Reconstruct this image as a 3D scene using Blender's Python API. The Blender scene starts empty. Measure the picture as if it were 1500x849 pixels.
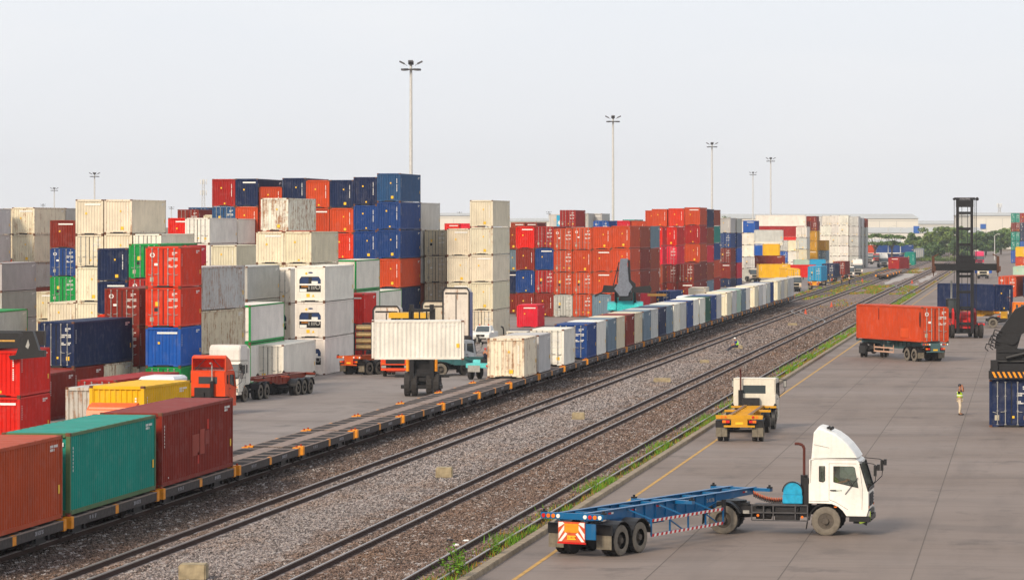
import bpy, bmesh, math, random
from mathutils import Vector, Matrix
from mathutils.geometry import tessellate_polygon
R = math.radians
sc = bpy.context.scene
C = sc.collection

# ------------------------------------------------------------------ camera
TH = math.atan(758 / 5200)
CT, ST = math.cos(TH), math.sin(TH)
CAMH, HOR, F = 11.2, 328.0, 5200.0
GL = -0.8                      # level of the stacking yard on the left of the tracks
cam = bpy.data.objects.new('camera', bpy.data.cameras.new('camera'))
C.objects.link(cam); sc.camera = cam
cam.location = (0, 0, CAMH)
cam.rotation_euler = (R(90), 0, TH)
cam.data.sensor_width = 36; cam.data.lens = F / 1500 * 36
cam.data.shift_y = -(424.5 - HOR) / 1500
cam.data.clip_start = 1; cam.data.clip_end = 20000

# ------------------------------------------------------------------ world and sun
SUN_EL, SUN_AZ = R(31), R(201)       # azimuth from +Y, clockwise: low left, a little behind the camera
w = bpy.data.worlds.new('World'); sc.world = w; w.use_nodes = True
nt = w.node_tree; nt.nodes.clear()
sky = nt.nodes.new('ShaderNodeTexSky'); sky.sky_type = 'NISHITA'; sky.sun_disc = False
sky.sun_elevation = SUN_EL; sky.sun_rotation = SUN_AZ; sky.air_density = 1.2; sky.dust_density = 4.0
# thin overcast over the clear sky: pale, a touch bluer and greyer high up, faint cloud streaks
tc = nt.nodes.new('ShaderNodeTexCoord')
sp = nt.nodes.new('ShaderNodeSeparateXYZ'); nt.links.new(tc.outputs['Generated'], sp.inputs[0])
cr = nt.nodes.new('ShaderNodeValToRGB'); nt.links.new(sp.outputs['Z'], cr.inputs[0])
e = cr.color_ramp.elements
e[0].position = 0.0; e[0].color = (0.80, 0.80, 0.815, 1)
e[1].position = 1.0; e[1].color = (0.62, 0.67, 0.75, 1)
e2 = e.new(0.07); e2.color = (0.77, 0.80, 0.85, 1)
mp = nt.nodes.new('ShaderNodeMapping'); mp.inputs['Scale'].default_value = (4, 4, 14)
nt.links.new(tc.outputs['Generated'], mp.inputs[0])
nz = nt.nodes.new('ShaderNodeTexNoise'); nz.inputs['Scale'].default_value = 1.3; nz.inputs['Detail'].default_value = 5
nt.links.new(mp.outputs[0], nz.inputs[0])
r2 = nt.nodes.new('ShaderNodeMapRange'); r2.inputs[1].default_value = .45; r2.inputs[2].default_value = .95
nt.links.new(nz.outputs[0], r2.inputs[0])
mc = nt.nodes.new('ShaderNodeMix'); mc.data_type = 'RGBA'
nt.links.new(r2.outputs[0], mc.inputs[0]); nt.links.new(cr.outputs[0], mc.inputs[6])
mc.inputs[7].default_value = (0.86, 0.855, 0.86, 1)
sc10 = nt.nodes.new('ShaderNodeVectorMath'); sc10.operation = 'SCALE'; sc10.inputs['Scale'].default_value = 10.0
nt.links.new(mc.outputs[2], sc10.inputs[0])
mx = nt.nodes.new('ShaderNodeMix'); mx.data_type = 'RGBA'; mx.inputs[0].default_value = 0.9
nt.links.new(sky.outputs[0], mx.inputs[6]); nt.links.new(sc10.outputs[0], mx.inputs[7])
bg = nt.nodes.new('ShaderNodeBackground'); bg.inputs[1].default_value = 0.126
nt.links.new(mx.outputs[2], bg.inputs[0])
wo = nt.nodes.new('ShaderNodeOutputWorld'); nt.links.new(bg.outputs[0], wo.inputs[0])
sun = bpy.data.objects.new('sun', bpy.data.lights.new('sun', 'SUN')); C.objects.link(sun)
sun.data.energy = 3.6; sun.data.angle = R(12); sun.data.color = (1.0, 0.85, 0.66)
sd = Vector((math.sin(SUN_AZ) * math.cos(SUN_EL), math.cos(SUN_AZ) * math.cos(SUN_EL), math.sin(SUN_EL)))
sun.rotation_euler = sd.to_track_quat('Z', 'Y').to_euler()
sc.view_settings.view_transform = 'Standard'; sc.view_settings.look = 'None'
sc.view_settings.gamma = 1; sc.view_settings.exposure = -0.05; sc.view_settings.use_curve_mapping = False
sc.cycles.max_bounces = 5; sc.cycles.diffuse_bounces = 3; sc.cycles.glossy_bounces = 2
sc.cycles.transmission_bounces = 4; sc.cycles.volume_bounces = 0
sc.cycles.use_denoising = True

# ------------------------------------------------------------------ placing by measurement
def from_cam(xc, z):            # camera-aligned metres -> world X, Y
    return (xc * CT - z * ST, xc * ST + z * CT)
def P(px, py, z=0.0):           # point of the photograph lying at height z
    s = (py - HOR) / (CAMH - z)
    return from_cam((px - 750) / s, F / s)
def S(px, s):                   # point seen at px whose scale is s pixels per metre
    return from_cam((px - 750) / s, F / s)
def at_row(px, Y):              # point of world row Y seen at px -> X
    u = (px - 750) / F
    z = Y / (u * ST + CT)
    return u * z * CT - z * ST
def at_line(px, X):             # point of world line X seen at px -> Y
    u = (px - 750) / F
    z = X / (u * CT - ST)
    return z * (u * ST + CT)
def zrow(X, Y): return -X * ST + Y * CT
def scale_at(X, Y): return F / zrow(X, Y)

# ------------------------------------------------------------------ colours and materials
def lin(c):
    return tuple((v / 255 / 12.92) if v / 255 <= .04045 else ((v / 255 + .055) / 1.055) ** 2.4 for v in c)
def N(nt, t, **k):
    n = nt.nodes.new('ShaderNode' + t)
    for a, b in k.items(): setattr(n, a, b)
    return n
def mixc(nt, fac, a, b, mode='MIX'):
    n = N(nt, 'Mix', data_type='RGBA', blend_type=mode)
    for i, v in ((0, fac), (6, a), (7, b)):
        if hasattr(v, 'links'): nt.links.new(v, n.inputs[i])
        else: n.inputs[i].default_value = v if i == 0 else (*v[:3], 1)
    return n.outputs[2]
def ramp(nt, src, lo, hi, a=0.0, b=1.0):
    n = N(nt, 'MapRange'); n.inputs[1].default_value = lo; n.inputs[2].default_value = hi
    n.inputs[3].default_value = a; n.inputs[4].default_value = b
    nt.links.new(src, n.inputs[0]); return n.outputs[0]
def noise(nt, vec, scale, detail=3, rough=.55):
    n = N(nt, 'TexNoise'); n.inputs['Scale'].default_value = scale; n.inputs['Detail'].default_value = detail
    n.inputs['Roughness'].default_value = rough
    nt.links.new(vec, n.inputs['Vector']); return n.outputs[0]
def mapped(nt, vec, s, off=None):
    n = N(nt, 'Mapping'); n.inputs['Scale'].default_value = s
    nt.links.new(vec, n.inputs[0]); return n.outputs[0]
def math_n(nt, op, a, b=None):
    n = N(nt, 'Math', operation=op)
    for i, v in enumerate((a, b)):
        if v is None: continue
        if hasattr(v, 'links'): nt.links.new(v, n.inputs[i])
        else: n.inputs[i].default_value = v
    return n.outputs[0]
def new_mat(name):
    m = bpy.data.materials.new(name); m.use_nodes = True
    nt = m.node_tree; b = nt.nodes['Principled BSDF']; return m, nt, b
MATS = {}
def plain(name, rgb, rough=.6, metal=0.0, var=.25, scale=6.0, linear=False):
    if name in MATS: return MATS[name]
    m, nt, b = new_mat(name)
    c = rgb if linear else lin(rgb)
    tcn = N(nt, 'TexCoord')
    nn = noise(nt, tcn.outputs['Object'], scale)
    f = ramp(nt, nn, .3, .7, 1 - var, 1 + var * .4)
    v = N(nt, 'VectorMath', operation='SCALE'); v.inputs[0].default_value = c; nt.links.new(f, v.inputs['Scale'])
    nt.links.new(v.outputs[0], b.inputs['Base Color'])
    b.inputs['Roughness'].default_value = rough; b.inputs['Metallic'].default_value = metal
    b.inputs['Specular IOR Level'].default_value = .35
    MATS[name] = m; return m
def paint_mat(name, rough=.55, streak=1.0):
    # coachwork / container paint: colour comes from the object, its wear from the object colour's alpha
    m, nt, b = new_mat(name)
    oi = N(nt, 'ObjectInfo'); tcn = N(nt, 'TexCoord')
    rnd = N(nt, 'VectorMath', operation='SCALE'); rnd.inputs[0].default_value = (37, 53, 91)
    nt.links.new(oi.outputs['Random'], rnd.inputs['Scale'])
    add = N(nt, 'VectorMath', operation='ADD'); nt.links.new(tcn.outputs['Object'], add.inputs[0]); nt.links.new(rnd.outputs[0], add.inputs[1])
    V = add.outputs[0]
    big = noise(nt, V, .7, 4)
    f1 = ramp(nt, big, .3, .72, .86, 1.06)
    hf = noise(nt, V, 9, 3); f2 = ramp(nt, hf, .3, .7, .94, 1.04)
    f = math_n(nt, 'MULTIPLY', f1, f2)
    vm = N(nt, 'VectorMath', operation='SCALE'); nt.links.new(oi.outputs['Color'], vm.inputs[0]); nt.links.new(f, vm.inputs['Scale'])
    base = vm.outputs[0]
    # faded, chalky patches
    fade = ramp(nt, noise(nt, V, 1.7, 5), .52, .78, 0, .10)
    base = mixc(nt, fade, base, (.52, .48, .45))
    # dirt and rust running down
    st = noise(nt, mapped(nt, V, (2.6, 2.6, .22)), 1.6, 5, .65)
    sp2 = noise(nt, V, 2.3, 6, .7)
    wear = math_n(nt, 'MULTIPLY', oi.outputs['Alpha'], streak)
    thr = math_n(nt, 'SUBTRACT', .78, math_n(nt, 'MULTIPLY', wear, .30))
    comb = math_n(nt, 'ADD', math_n(nt, 'MULTIPLY', st, .6), math_n(nt, 'MULTIPLY', sp2, .4))
    ru = math_n(nt, 'SUBTRACT', comb, thr)
    ru = ramp(nt, ru, 0.0, .10, 0, .85)
    base = mixc(nt, ru, base, (.30, .115, .032))
    dirt = ramp(nt, noise(nt, mapped(nt, V, (3.5, 3.5, .3)), 1.1, 4), .52, .8, 0, .22)
    base = mixc(nt, dirt, base, (.13, .115, .10))
    nt.links.new(base, b.inputs['Base Color'])
    b.inputs['Roughness'].default_value = rough
    b.inputs['Specular IOR Level'].default_value = .12 if rough > .5 else .4
    MATS[name] = m; return m
M_PAINT = paint_mat('weathered_paint')
M_COACH = paint_mat('coach_paint', .32, .35)
M_DARK = plain('dark_steel', (42, 40, 42), .6, .2)
M_BLACK = plain('black_paint', (30, 29, 31), .45)
M_RUB = plain('tyre_rubber', (52, 49, 48), .85)
M_TWALL = plain('dusty_tyre_wall', (118, 110, 99), .9)
M_RIM = plain('dusty_rim', (92, 84, 76), .7, .2)
M_GALV = plain('galvanised_steel', (165, 163, 158), .45, .3)
M_WHITE = plain('white_marking', (232, 230, 224), .6, 0, .12)
M_YEL = plain('yellow_marking', (240, 190, 40), .6, 0, .12)
M_ORG = plain('orange_paint', (232, 146, 22), .6, 0, .25)
M_RED = plain('red_plastic', (205, 30, 25), .35)
M_AMB = plain('amber_lens', (240, 120, 25), .3)
M_RUST = plain('rusty_casting', (112, 72, 50), .8, 0, .4)
M_NAVY = plain('unit_blue', (28, 52, 96), .4)
M_SKIN = plain('skin', (176, 118, 88), .55, 0, .1)
M_HAIR = plain('hair', (25, 22, 22), .6)
M_LBLUE = plain('cyan_paint', (30, 160, 200), .4)
M_CONC = plain('weathered_concrete', (168, 152, 122), .9, 0, .45, 3)
M_MUDF = plain('muddy_flap', (120, 112, 98), .9, 0, .3)
def glass_mat():
    m, nt, b = new_mat('dark_window_glass')
    b.inputs['Base Color'].default_value = (.05, .065, .07, 1); b.inputs['Roughness'].default_value = .06
    b.inputs['Specular IOR Level'].default_value = .9
    return m
M_GLASS = glass_mat()
def clear_glass():
    m, nt, b = new_mat('clear_window_glass')
    out = [n for n in nt.nodes if n.type == 'OUTPUT_MATERIAL'][0]
    tr = N(nt, 'BsdfTransparent'); tr.inputs[0].default_value = (.82, .9, .86, 1)
    gl = N(nt, 'BsdfGlossy'); gl.inputs['Roughness'].default_value = .03
    lw = N(nt, 'LayerWeight'); lw.inputs[0].default_value = .35
    ms = N(nt, 'MixShader'); nt.links.new(ramp(nt, lw.outputs['Fresnel'], 0, 1, .05, .9), ms.inputs[0])
    nt.links.new(tr.outputs[0], ms.inputs[1]); nt.links.new(gl.outputs[0], ms.inputs[2])
    nt.links.new(ms.outputs[0], out.inputs[0]); return m
M_CLEAR = clear_glass()

# ------------------------------------------------------------------ mesh helper
class MB:
    def __init__(s): s.v = []; s.f = []; s.mi = []; s.cur = 0
    def m(s, i): s.cur = i; return s
    def add(s, vs, fs):
        o = len(s.v); s.v += [tuple(p) for p in vs]
        for f in fs: s.f.append(tuple(i + o for i in f)); s.mi.append(s.cur)
        return s
    def box(s, x0, x1, y0, y1, z0, z1):
        vs = [(x, y, z) for z in (z0, z1) for x, y in ((x0, y0), (x1, y0), (x1, y1), (x0, y1))]
        return s.add(vs, [(3, 2, 1, 0), (4, 5, 6, 7), (0, 1, 5, 4), (1, 2, 6, 5), (2, 3, 7, 6), (3, 0, 4, 7)])
    def cbox(s, cx, cy, cz, sx, sy, sz): return s.box(cx - sx / 2, cx + sx / 2, cy - sy / 2, cy + sy / 2, cz - sz / 2, cz + sz / 2)
    def bar(s, p, q, wd=.05, ht=None, up=(0, 0, 1)):
        p, q = Vector(p), Vector(q); ht = ht or wd
        d = (q - p).normalized(); u = Vector(up)
        if abs(d.dot(u)) > .98: u = Vector((1, 0, 0))
        a = d.cross(u).normalized() * wd / 2; b2 = a.cross(d).normalized() * ht / 2
        vs = [c + i * a + j * b2 for c in (p, q) for i, j in ((-1, -1), (1, -1), (1, 1), (-1, 1))]
        return s.add(vs, [(0, 1, 2, 3), (7, 6, 5, 4), (0, 4, 5, 1), (1, 5, 6, 2), (2, 6, 7, 3), (3, 7, 4, 0)])
    def cyl(s, p, q, r, n=14, r2=None, cap=True):
        p, q = Vector(p), Vector(q); r2 = r if r2 is None else r2
        d = (q - p).normalized(); u = Vector((0, 0, 1)) if abs(d.z) < .9 else Vector((1, 0, 0))
        a = d.cross(u).normalized(); b2 = d.cross(a)
        vs = []
        for c, rr in ((p, r), (q, r2)):
            for i in range(n):
                t = 2 * math.pi * i / n; vs.append(c + a * math.cos(t) * rr + b2 * math.sin(t) * rr)
        fs = [(i, (i + 1) % n, n + (i + 1) % n, n + i) for i in range(n)]
        if cap: fs += [tuple(range(n))[::-1], tuple(range(n, 2 * n))]
        return s.add(vs, fs)
    def tube(s, pts, r, n=8):
        for a, b in zip(pts, pts[1:]): s.cyl(a, b, r, n)
        return s
    def prism(s, poly, y0, y1, axis='y', inset=0.0, holes=()):
        # polygon in the XZ plane (axis y), YZ (axis x) or XY (axis z), extruded from y0 to y1
        def mp(u, v, t):
            return {'y': (u, t, v), 'x': (t, u, v), 'z': (u, v, t)}[axis]
        loops = [list(poly)] + [list(h) for h in holes]
        flat = [p for l in loops for p in l]; n = len(flat)
        tri = tessellate_polygon([[Vector((p[0], p[1], 0)) for p in l] for l in loops])
        vs = [mp(p[0], p[1], y0) for p in flat] + [mp(p[0], p[1], y1) for p in flat]
        fs = [tuple(t) for t in tri] + [tuple(i + n for i in t)[::-1] for t in tri]
        o = 0
        for l in loops:
            k = len(l)
            fs += [(o + i, o + (i + 1) % k, n + o + (i + 1) % k, n + o + i) for i in range(k)]
            o += k
        return s.add(vs, fs)
    def loft(s, rings, closed=True):
        n = len(rings[0]); vs = [p for r_ in rings for p in r_]; fs = []
        for k in range(len(rings) - 1):
            for i in range(n if closed else n - 1):
                j = (i + 1) % n
                fs.append((k * n + i, k * n + j, (k + 1) * n + j, (k + 1) * n + i))
        fs += [tuple(range(n))[::-1], tuple(range((len(rings) - 1) * n, len(rings) * n))]
        return s.add(vs, fs)
    def xf(s, M, start=0):
        for i in range(start, len(s.v)): s.v[i] = tuple(M @ Vector(s.v[i]))
        return s
    def mesh(s, name, mats, smooth=False, bevel=0.0):
        me = bpy.data.meshes.new(name); me.from_pydata(s.v, [], s.f)
        for m_ in (mats if isinstance(mats, (list, tuple)) else [mats]): me.materials.append(m_)
        for p, i in zip(me.polygons, s.mi): p.material_index = i; p.use_smooth = smooth
        bm = bmesh.new(); bm.from_mesh(me)
        bmesh.ops.recalc_face_normals(bm, faces=bm.faces)
        if bevel:
            bmesh.ops.bevel(bm, geom=[e_ for e_ in bm.edges if len(e_.link_faces) == 2 and e_.calc_face_angle(0) > .6],
                            offset=bevel, segments=2, affect='EDGES', clamp_overlap=True)
        bm.to_mesh(me); bm.free()
        return me
    def build(s, name, mats, parent=None, color=None, smooth=False, bevel=0.0, loc=None):
        return link(name, s.mesh(name, mats, smooth, bevel), parent, color, loc)
def link(name, me, parent=None, color=None, loc=None):
    o = bpy.data.objects.new(name, me); C.objects.link(o)
    if parent: o.parent = parent
    if color: o.color = color
    if loc: o.location = loc
    return o
def thing(name, label, cat, loc=(0, 0, 0), rz=0.0, group=None):
    o = bpy.data.objects.new(name, None); C.objects.link(o); o.empty_display_size = .3
    o.location = loc; o.rotation_euler = (0, 0, rz); tag(o, label, cat, group); return o
def tag(o, label, cat, group=None):
    o['label'] = label; o['category'] = cat
    if group: o['group'] = group
    return o
def struct(o): o['kind'] = 'structure'; return o
def copy_tree(o, parent=None):
    c = o.copy(); C.objects.link(c); c.parent = parent
    for ch in list(o.children): copy_tree(ch, c)
    return c
def col4(rgb, wear=.3): return (*lin(rgb), wear)
ORD = ['', 'first', 'second', 'third', 'fourth', 'fifth', 'sixth', 'seventh', 'eighth', 'ninth', 'tenth', 'eleventh', 'twelfth',
       'thirteenth', 'fourteenth', 'fifteenth', 'sixteenth', 'seventeenth', 'eighteenth', 'nineteenth', 'twentieth']
def ordn(k):
    if k <= 20: return ORD[k]
    t = {2: 'twenty', 3: 'thirty', 4: 'forty'}[k // 10]
    return t + '-' + ORD[k % 10] if k % 10 else t[:-1] + 'ieth'
def text_mesh(body, size, depth=.006):
    cu = bpy.data.curves.new('lettering', 'FONT'); cu.body = body; cu.size = size; cu.extrude = depth
    cu.align_x = 'CENTER'; cu.align_y = 'CENTER'; cu.resolution_u = 1
    o = bpy.data.objects.new('tmp_text', cu); C.objects.link(o)
    dg = bpy.context.evaluated_depsgraph_get(); me = bpy.data.meshes.new_from_object(o.evaluated_get(dg))
    bpy.data.objects.remove(o); bpy.data.curves.remove(cu); me.name = 'lettering'; return me
def place_text(body, size, mat, parent, loc, rot, name='lettering'):
    me = text_mesh(body, size); me.materials.clear(); me.materials.append(mat)
    o = link(name, me, parent); o.location = loc; o.rotation_euler = rot; return o
# ------------------------------------------------------------------ ground
def tex_world(nt):
    return N(nt, 'NewGeometry').outputs['Position']
def ballast_mat(stones=False):
    m, nt, b = new_mat('ballast_stone' if stones else 'track_ballast')
    V = tex_world(nt); sep = N(nt, 'SeparateXYZ'); nt.links.new(V, sep.inputs[0])
    vo = N(nt, 'TexVoronoi'); vo.inputs['Scale'].default_value = 8.0; nt.links.new(mapped(nt, V, (1, .4, 1)), vo.inputs['Vector'])
    vo2 = N(nt, 'TexVoronoi'); vo2.inputs['Scale'].default_value = 3.6; nt.links.new(mapped(nt, V, (1, .3, 1)), vo2.inputs['Vector'])
    se = N(nt, 'SeparateColor'); nt.links.new(vo.outputs['Color'], se.inputs[0])
    se2 = N(nt, 'SeparateColor'); nt.links.new(vo2.outputs['Color'], se2.inputs[0])
    big = noise(nt, mapped(nt, V, (.55, .09, 1)), 1.0, 4, .6)
    med = noise(nt, mapped(nt, V, (1.0, .35, 1)), .9, 4, .6)
    brown = mixc(nt, ramp(nt, med, .35, .65), (.125, .083, .066), (.168, .122, .10))
    grey = (.275, .25, .245)
    # washed, paler stone down the middle between the second and third track, fading out with distance
    bx = math_n(nt, 'ABSOLUTE', math_n(nt, 'ADD', sep.outputs[0], 26.6))
    band = ramp(nt, math_n(nt, 'ADD', bx, ramp(nt, med, .3, .7, -1.6, 1.6)), 1.2, 3.4, 1, 0)
    lee = ramp(nt, sep.outputs[1], 250, 420, 1, .2)
    base = mixc(nt, math_n(nt, 'MULTIPLY', math_n(nt, 'MULTIPLY', band, lee), .62), brown, grey)
    rst = ramp(nt, noise(nt, mapped(nt, V, (.6, .12, 1)), .8, 3), .5, .68, 0, .28)
    base = mixc(nt, rst, base, (.21, .12, .065))
    # oily dark strip beside the wagons
    ox = math_n(nt, 'ABSOLUTE', math_n(nt, 'ADD', sep.outputs[0], 34.0))
    base = mixc(nt, ramp(nt, math_n(nt, 'ADD', ox, ramp(nt, med, .3, .7, -.6, .6)), 2.0, 4.0, .62, 0), base, (.055, .045, .042))
    s1 = ramp(nt, se.outputs[0], 0, 1, .22, 1.95); s2 = ramp(nt, se2.outputs[1], 0, 1, .7, 1.35)
    f = math_n(nt, 'MULTIPLY', s1, s2)
    if stones: f = ramp(nt, N(nt, 'NewGeometry').outputs['Random Per Island'], 0, 1, .25, 1.75)
    pale = ramp(nt, se.outputs[1], .88, .95, 0, .6)
    vm = N(nt, 'VectorMath', operation='SCALE'); nt.links.new(base, vm.inputs[0]); nt.links.new(f, vm.inputs['Scale'])
    out = mixc(nt, pale, vm.outputs[0], (.5, .46, .44))
    nt.links.new(out, b.inputs['Base Color']); b.inputs['Roughness'].default_value = .95
    b.inputs['Specular IOR Level'].default_value = .15
    if stones: return m
    bu = N(nt, 'Bump'); bu.inputs['Strength'].default_value = .9; bu.inputs['Distance'].default_value = .05
    nt.links.new(math_n(nt, 'MULTIPLY', vo.outputs['Distance'], -1), bu.inputs['Height']); nt.links.new(bu.outputs[0], b.inputs['Normal'])
    return m
def concrete_mat(name, tint, dark, yard):
    m, nt, b = new_mat(name)
    V = tex_world(nt)
    a = noise(nt, mapped(nt, V, (.05, .10, 1)), 1, 5, .6)
    base = mixc(nt, ramp(nt, a, .3, .7), tint, tuple(c * .82 for c in tint))
    # long faint cross streaks left by turning tyres
    st = noise(nt, mapped(nt, V, (.10, 1.3, 1)), 1, 4, .6)
    base = mixc(nt, ramp(nt, st, .48, .72, 0, .42), base, dark)
    st2 = noise(nt, mapped(nt, V, (.5, .05, 1)), 1, 4, .6)
    base = mixc(nt, ramp(nt, st2, .48, .70, 0, .5), base, dark)
    oil = noise(nt, mapped(nt, V, (.35, .25, 1)), 1, 6, .7)
    base = mixc(nt, ramp(nt, oil, .55, .68, 0, .6), base, tuple(c * .45 for c in dark))
    arc_ = N(nt, 'TexWave'); arc_.wave_type = 'RINGS'; arc_.inputs['Scale'].default_value = .05; arc_.inputs['Distortion'].default_value = 6.0; arc_.inputs['Detail'].default_value = 3.0; arc_.inputs['Detail Scale'].default_value = .5
    nt.links.new(mapped(nt, V, (1, .45, 1)), arc_.inputs['Vector'])
    tm = math_n(nt, 'MULTIPLY', ramp(nt, arc_.outputs['Fac'], .86, .97, 0, .4), ramp(nt, noise(nt, mapped(nt, V, (.06, .05, 1)), 1, 2), .45, .6))
    base = mixc(nt, tm, base, tuple(c * .6 for c in dark))
    fine = noise(nt, V, 14, 3, .7)
    base = mixc(nt, ramp(nt, fine, .3, .7, .0, .3), base, tuple(c * .55 for c in tint))
    if yard:
        # every slab was poured from its own batch
        ad = N(nt, 'VectorMath', operation='ADD'); nt.links.new(V, ad.inputs[0]); ad.inputs[1].default_value = (12.0, 8.0, 50)
        dv = N(nt, 'VectorMath', operation='DIVIDE'); nt.links.new(ad.outputs[0], dv.inputs[0]); dv.inputs[1].default_value = (4.15, 18.0, 100)
        fl = N(nt, 'VectorMath', operation='FLOOR'); nt.links.new(dv.outputs[0], fl.inputs[0])
        wn = N(nt, 'TexWhiteNoise'); nt.links.new(fl.outputs[0], wn.inputs['Vector'])
        base = mixc(nt, ramp(nt, wn.outputs['Value'], 0, 1, 0, .42), base, tuple(c * .72 for c in tint))
        vo = N(nt, 'TexVoronoi'); vo.feature = 'DISTANCE_TO_EDGE'; vo.inputs['Scale'].default_value = .13
        nt.links.new(mapped(nt, V, (1, .8, 1)), vo.inputs['Vector'])
        base = mixc(nt, ramp(nt, vo.outputs['Distance'], .0, .006, .3, 0), base, dark)
    nt.links.new(base, b.inputs['Base Color'])
    nt.links.new(ramp(nt, a, .3, .7, .62, .85), b.inputs['Roughness'])
    b.inputs['Specular IOR Level'].default_value = .3
    bu = N(nt, 'Bump'); bu.inputs['Strength'].default_value = .2; bu.inputs['Distance'].default_value = .02
    nt.links.new(fine, bu.inputs['Height']); nt.links.new(bu.outputs[0], b.inputs['Normal'])
    return m
M_BALL = ballast_mat()
M_YARD = concrete_mat('yard_concrete', (.255, .198, .165), (.12, .094, .08), True)
M_LYARD = concrete_mat('stacking_yard_concrete', (.29, .245, .22), (.18, .15, .135), False)
M_DIRT = plain('dry_earth', (116, 100, 78), .95, 0, .3, .2)
M_GRASS = plain('grass_leaf', (98, 142, 30), .8, 0, .4, .8)
M_GRASS2 = plain('dry_grass_leaf', (158, 120, 48), .85, 0, .4, .8)
M_RAILTOP = plain('worn_rail_head', (150, 142, 138), .35, .5, .15)
M_RAILSIDE = plain('rusty_rail', (62, 40, 31), .95)
M_KERB = plain('kerb_concrete', (150, 134, 112), .9, 0, .35, 2)

def sheet(name, x0, x1, y0, y1, z, mat, nx=1, ny=1):
    mb = MB()
    for i in range(nx):
        for j in range(ny):
            a, b_ = x0 + (x1 - x0) * i / nx, x0 + (x1 - x0) * (i + 1) / nx
            c, d = y0 + (y1 - y0) * j / ny, y0 + (y1 - y0) * (j + 1) / ny
            mb.add([(a, c, z), (b_, c, z), (b_, d, z), (a, d, z)], [(0, 1, 2, 3)])
    return struct(mb.build(name, mat))
sheet('ground', -9000, 9000, -200, 12000, -1.2, M_DIRT)
sheet('stacking_yard', -420, -37.6, 60, 1500, GL, M_LYARD)
g = MB()          # low bank up from the stacking yard to the track bed, then the bed itself
g.add([(-37.6, 60, GL), (-37.6, 1500, GL), (-36.2, 1500, .12), (-36.2, 60, .12)], [(0, 1, 2, 3)])
g.add([(-36.2, 60, .12), (-36.2, 1500, .12), (-17.5, 1500, .12), (-17.5, 60, .12)], [(0, 1, 2, 3)])
struct(g.build('track_bed', M_BALL))
sheet('concrete_yard', -17.3, 260, 40, 1500, 0, M_YARD)
k = MB(); k.box(-17.62, -17.3, 60, 1200, -.1, .17)
struct(k.build('kerb', M_KERB, bevel=.02))
j = MB()
for x in [-12.0 + 4.15 * i for i in range(16)]:
    j.add([(x - .02, 60, .004), (x + .02, 60, .004), (x + .02, 900, .004), (x - .02, 900, .004)], [(0, 1, 2, 3)])
for y in range(100, 900, 18):
    j.add([(-17.2, y - .012, .004), (80, y - .006, .004), (80, y + .006, .004), (-17.2, y + .006, .004)], [(0, 1, 2, 3)])
struct(j.build('pavement_joints', plain('joint_tar', (98, 88, 80), .9)))
y_ = MB(); y_.add([(-16.15, 70, .008), (-16.0, 70, .008), (-16.0, 640, .008), (-16.15, 640, .008)], [(0, 1, 2, 3)])
struct(y_.build('yellow_line', plain('worn_yellow_line', (190, 148, 78), .8, 0, .35, 1.5)))

# loose stones lying on the bed, real lumps where the camera is near enough to see them
import numpy as np
def stones():
    rs = np.random.RandomState(3); P_ = []
    for (y0, y1, n, r0, r1) in ((106, 150, 72000, .03, .064), (150, 205, 56000, .038, .078), (205, 300, 44000, .05, .10), (300, 480, 30000, .07, .14)):
        x = rs.uniform(-36.0, -17.7, n); y = rs.uniform(y0, y1, n); r = rs.uniform(r0, r1, n)
        keep = np.ones(n, bool)
        for c in (-34.0, -29.2, -23.0, -18.5):
            for q in (-.535, .535): keep &= ~((x - c - q > -.07) & (x - c - q < .26))
        zz = np.where(x < -18.0, 1, .6); P_.append(np.stack([x, y, r * zz], 1)[keep])
    p = np.concatenate(P_); n = len(p)
    base = np.array([(1, 0, 0), (0, 1, 0), (-1, 0, 0), (0, -1, 0), (0, 0, .9), (0, 0, -.6)], float)
    v = base[None] * rs.uniform(.6, 1.25, (n, 6, 1)) + rs.uniform(-.25, .25, (n, 6, 3))
    a = rs.uniform(0, 6.28, n); ca, sa = np.cos(a)[:, None], np.sin(a)[:, None]
    vx = v[:, :, 0] * ca - v[:, :, 1] * sa; vy = v[:, :, 0] * sa + v[:, :, 1] * ca
    r = p[:, 2:3]
    co = np.stack([vx * r + p[:, 0:1], vy * r + p[:, 1:2], v[:, :, 2] * r * .8 + .12 + r * .15], 2).reshape(-1, 3)
    f = np.array([(0, 1, 4), (1, 2, 4), (2, 3, 4), (3, 0, 4), (1, 0, 5), (2, 1, 5), (3, 2, 5), (0, 3, 5)])
    fi = (f[None] + (np.arange(n) * 6)[:, None, None]).reshape(-1)
    me = bpy.data.meshes.new('ballast_stones'); me.vertices.add(n * 6); me.vertices.foreach_set('co', co.reshape(-1))
    me.loops.add(len(fi)); me.loops.foreach_set('vertex_index', fi); me.polygons.add(n * 8)
    me.polygons.foreach_set('loop_start', np.arange(0, len(fi), 3)); me.update(calc_edges=True); me.validate()
    me.materials.append(ballast_mat(True)); o = link('ballast', me); o['kind'] = 'stuff'; o['label'] = 'loose brown and grey ballast stones between the rails'; o['category'] = 'gravel'
stones()
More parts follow.
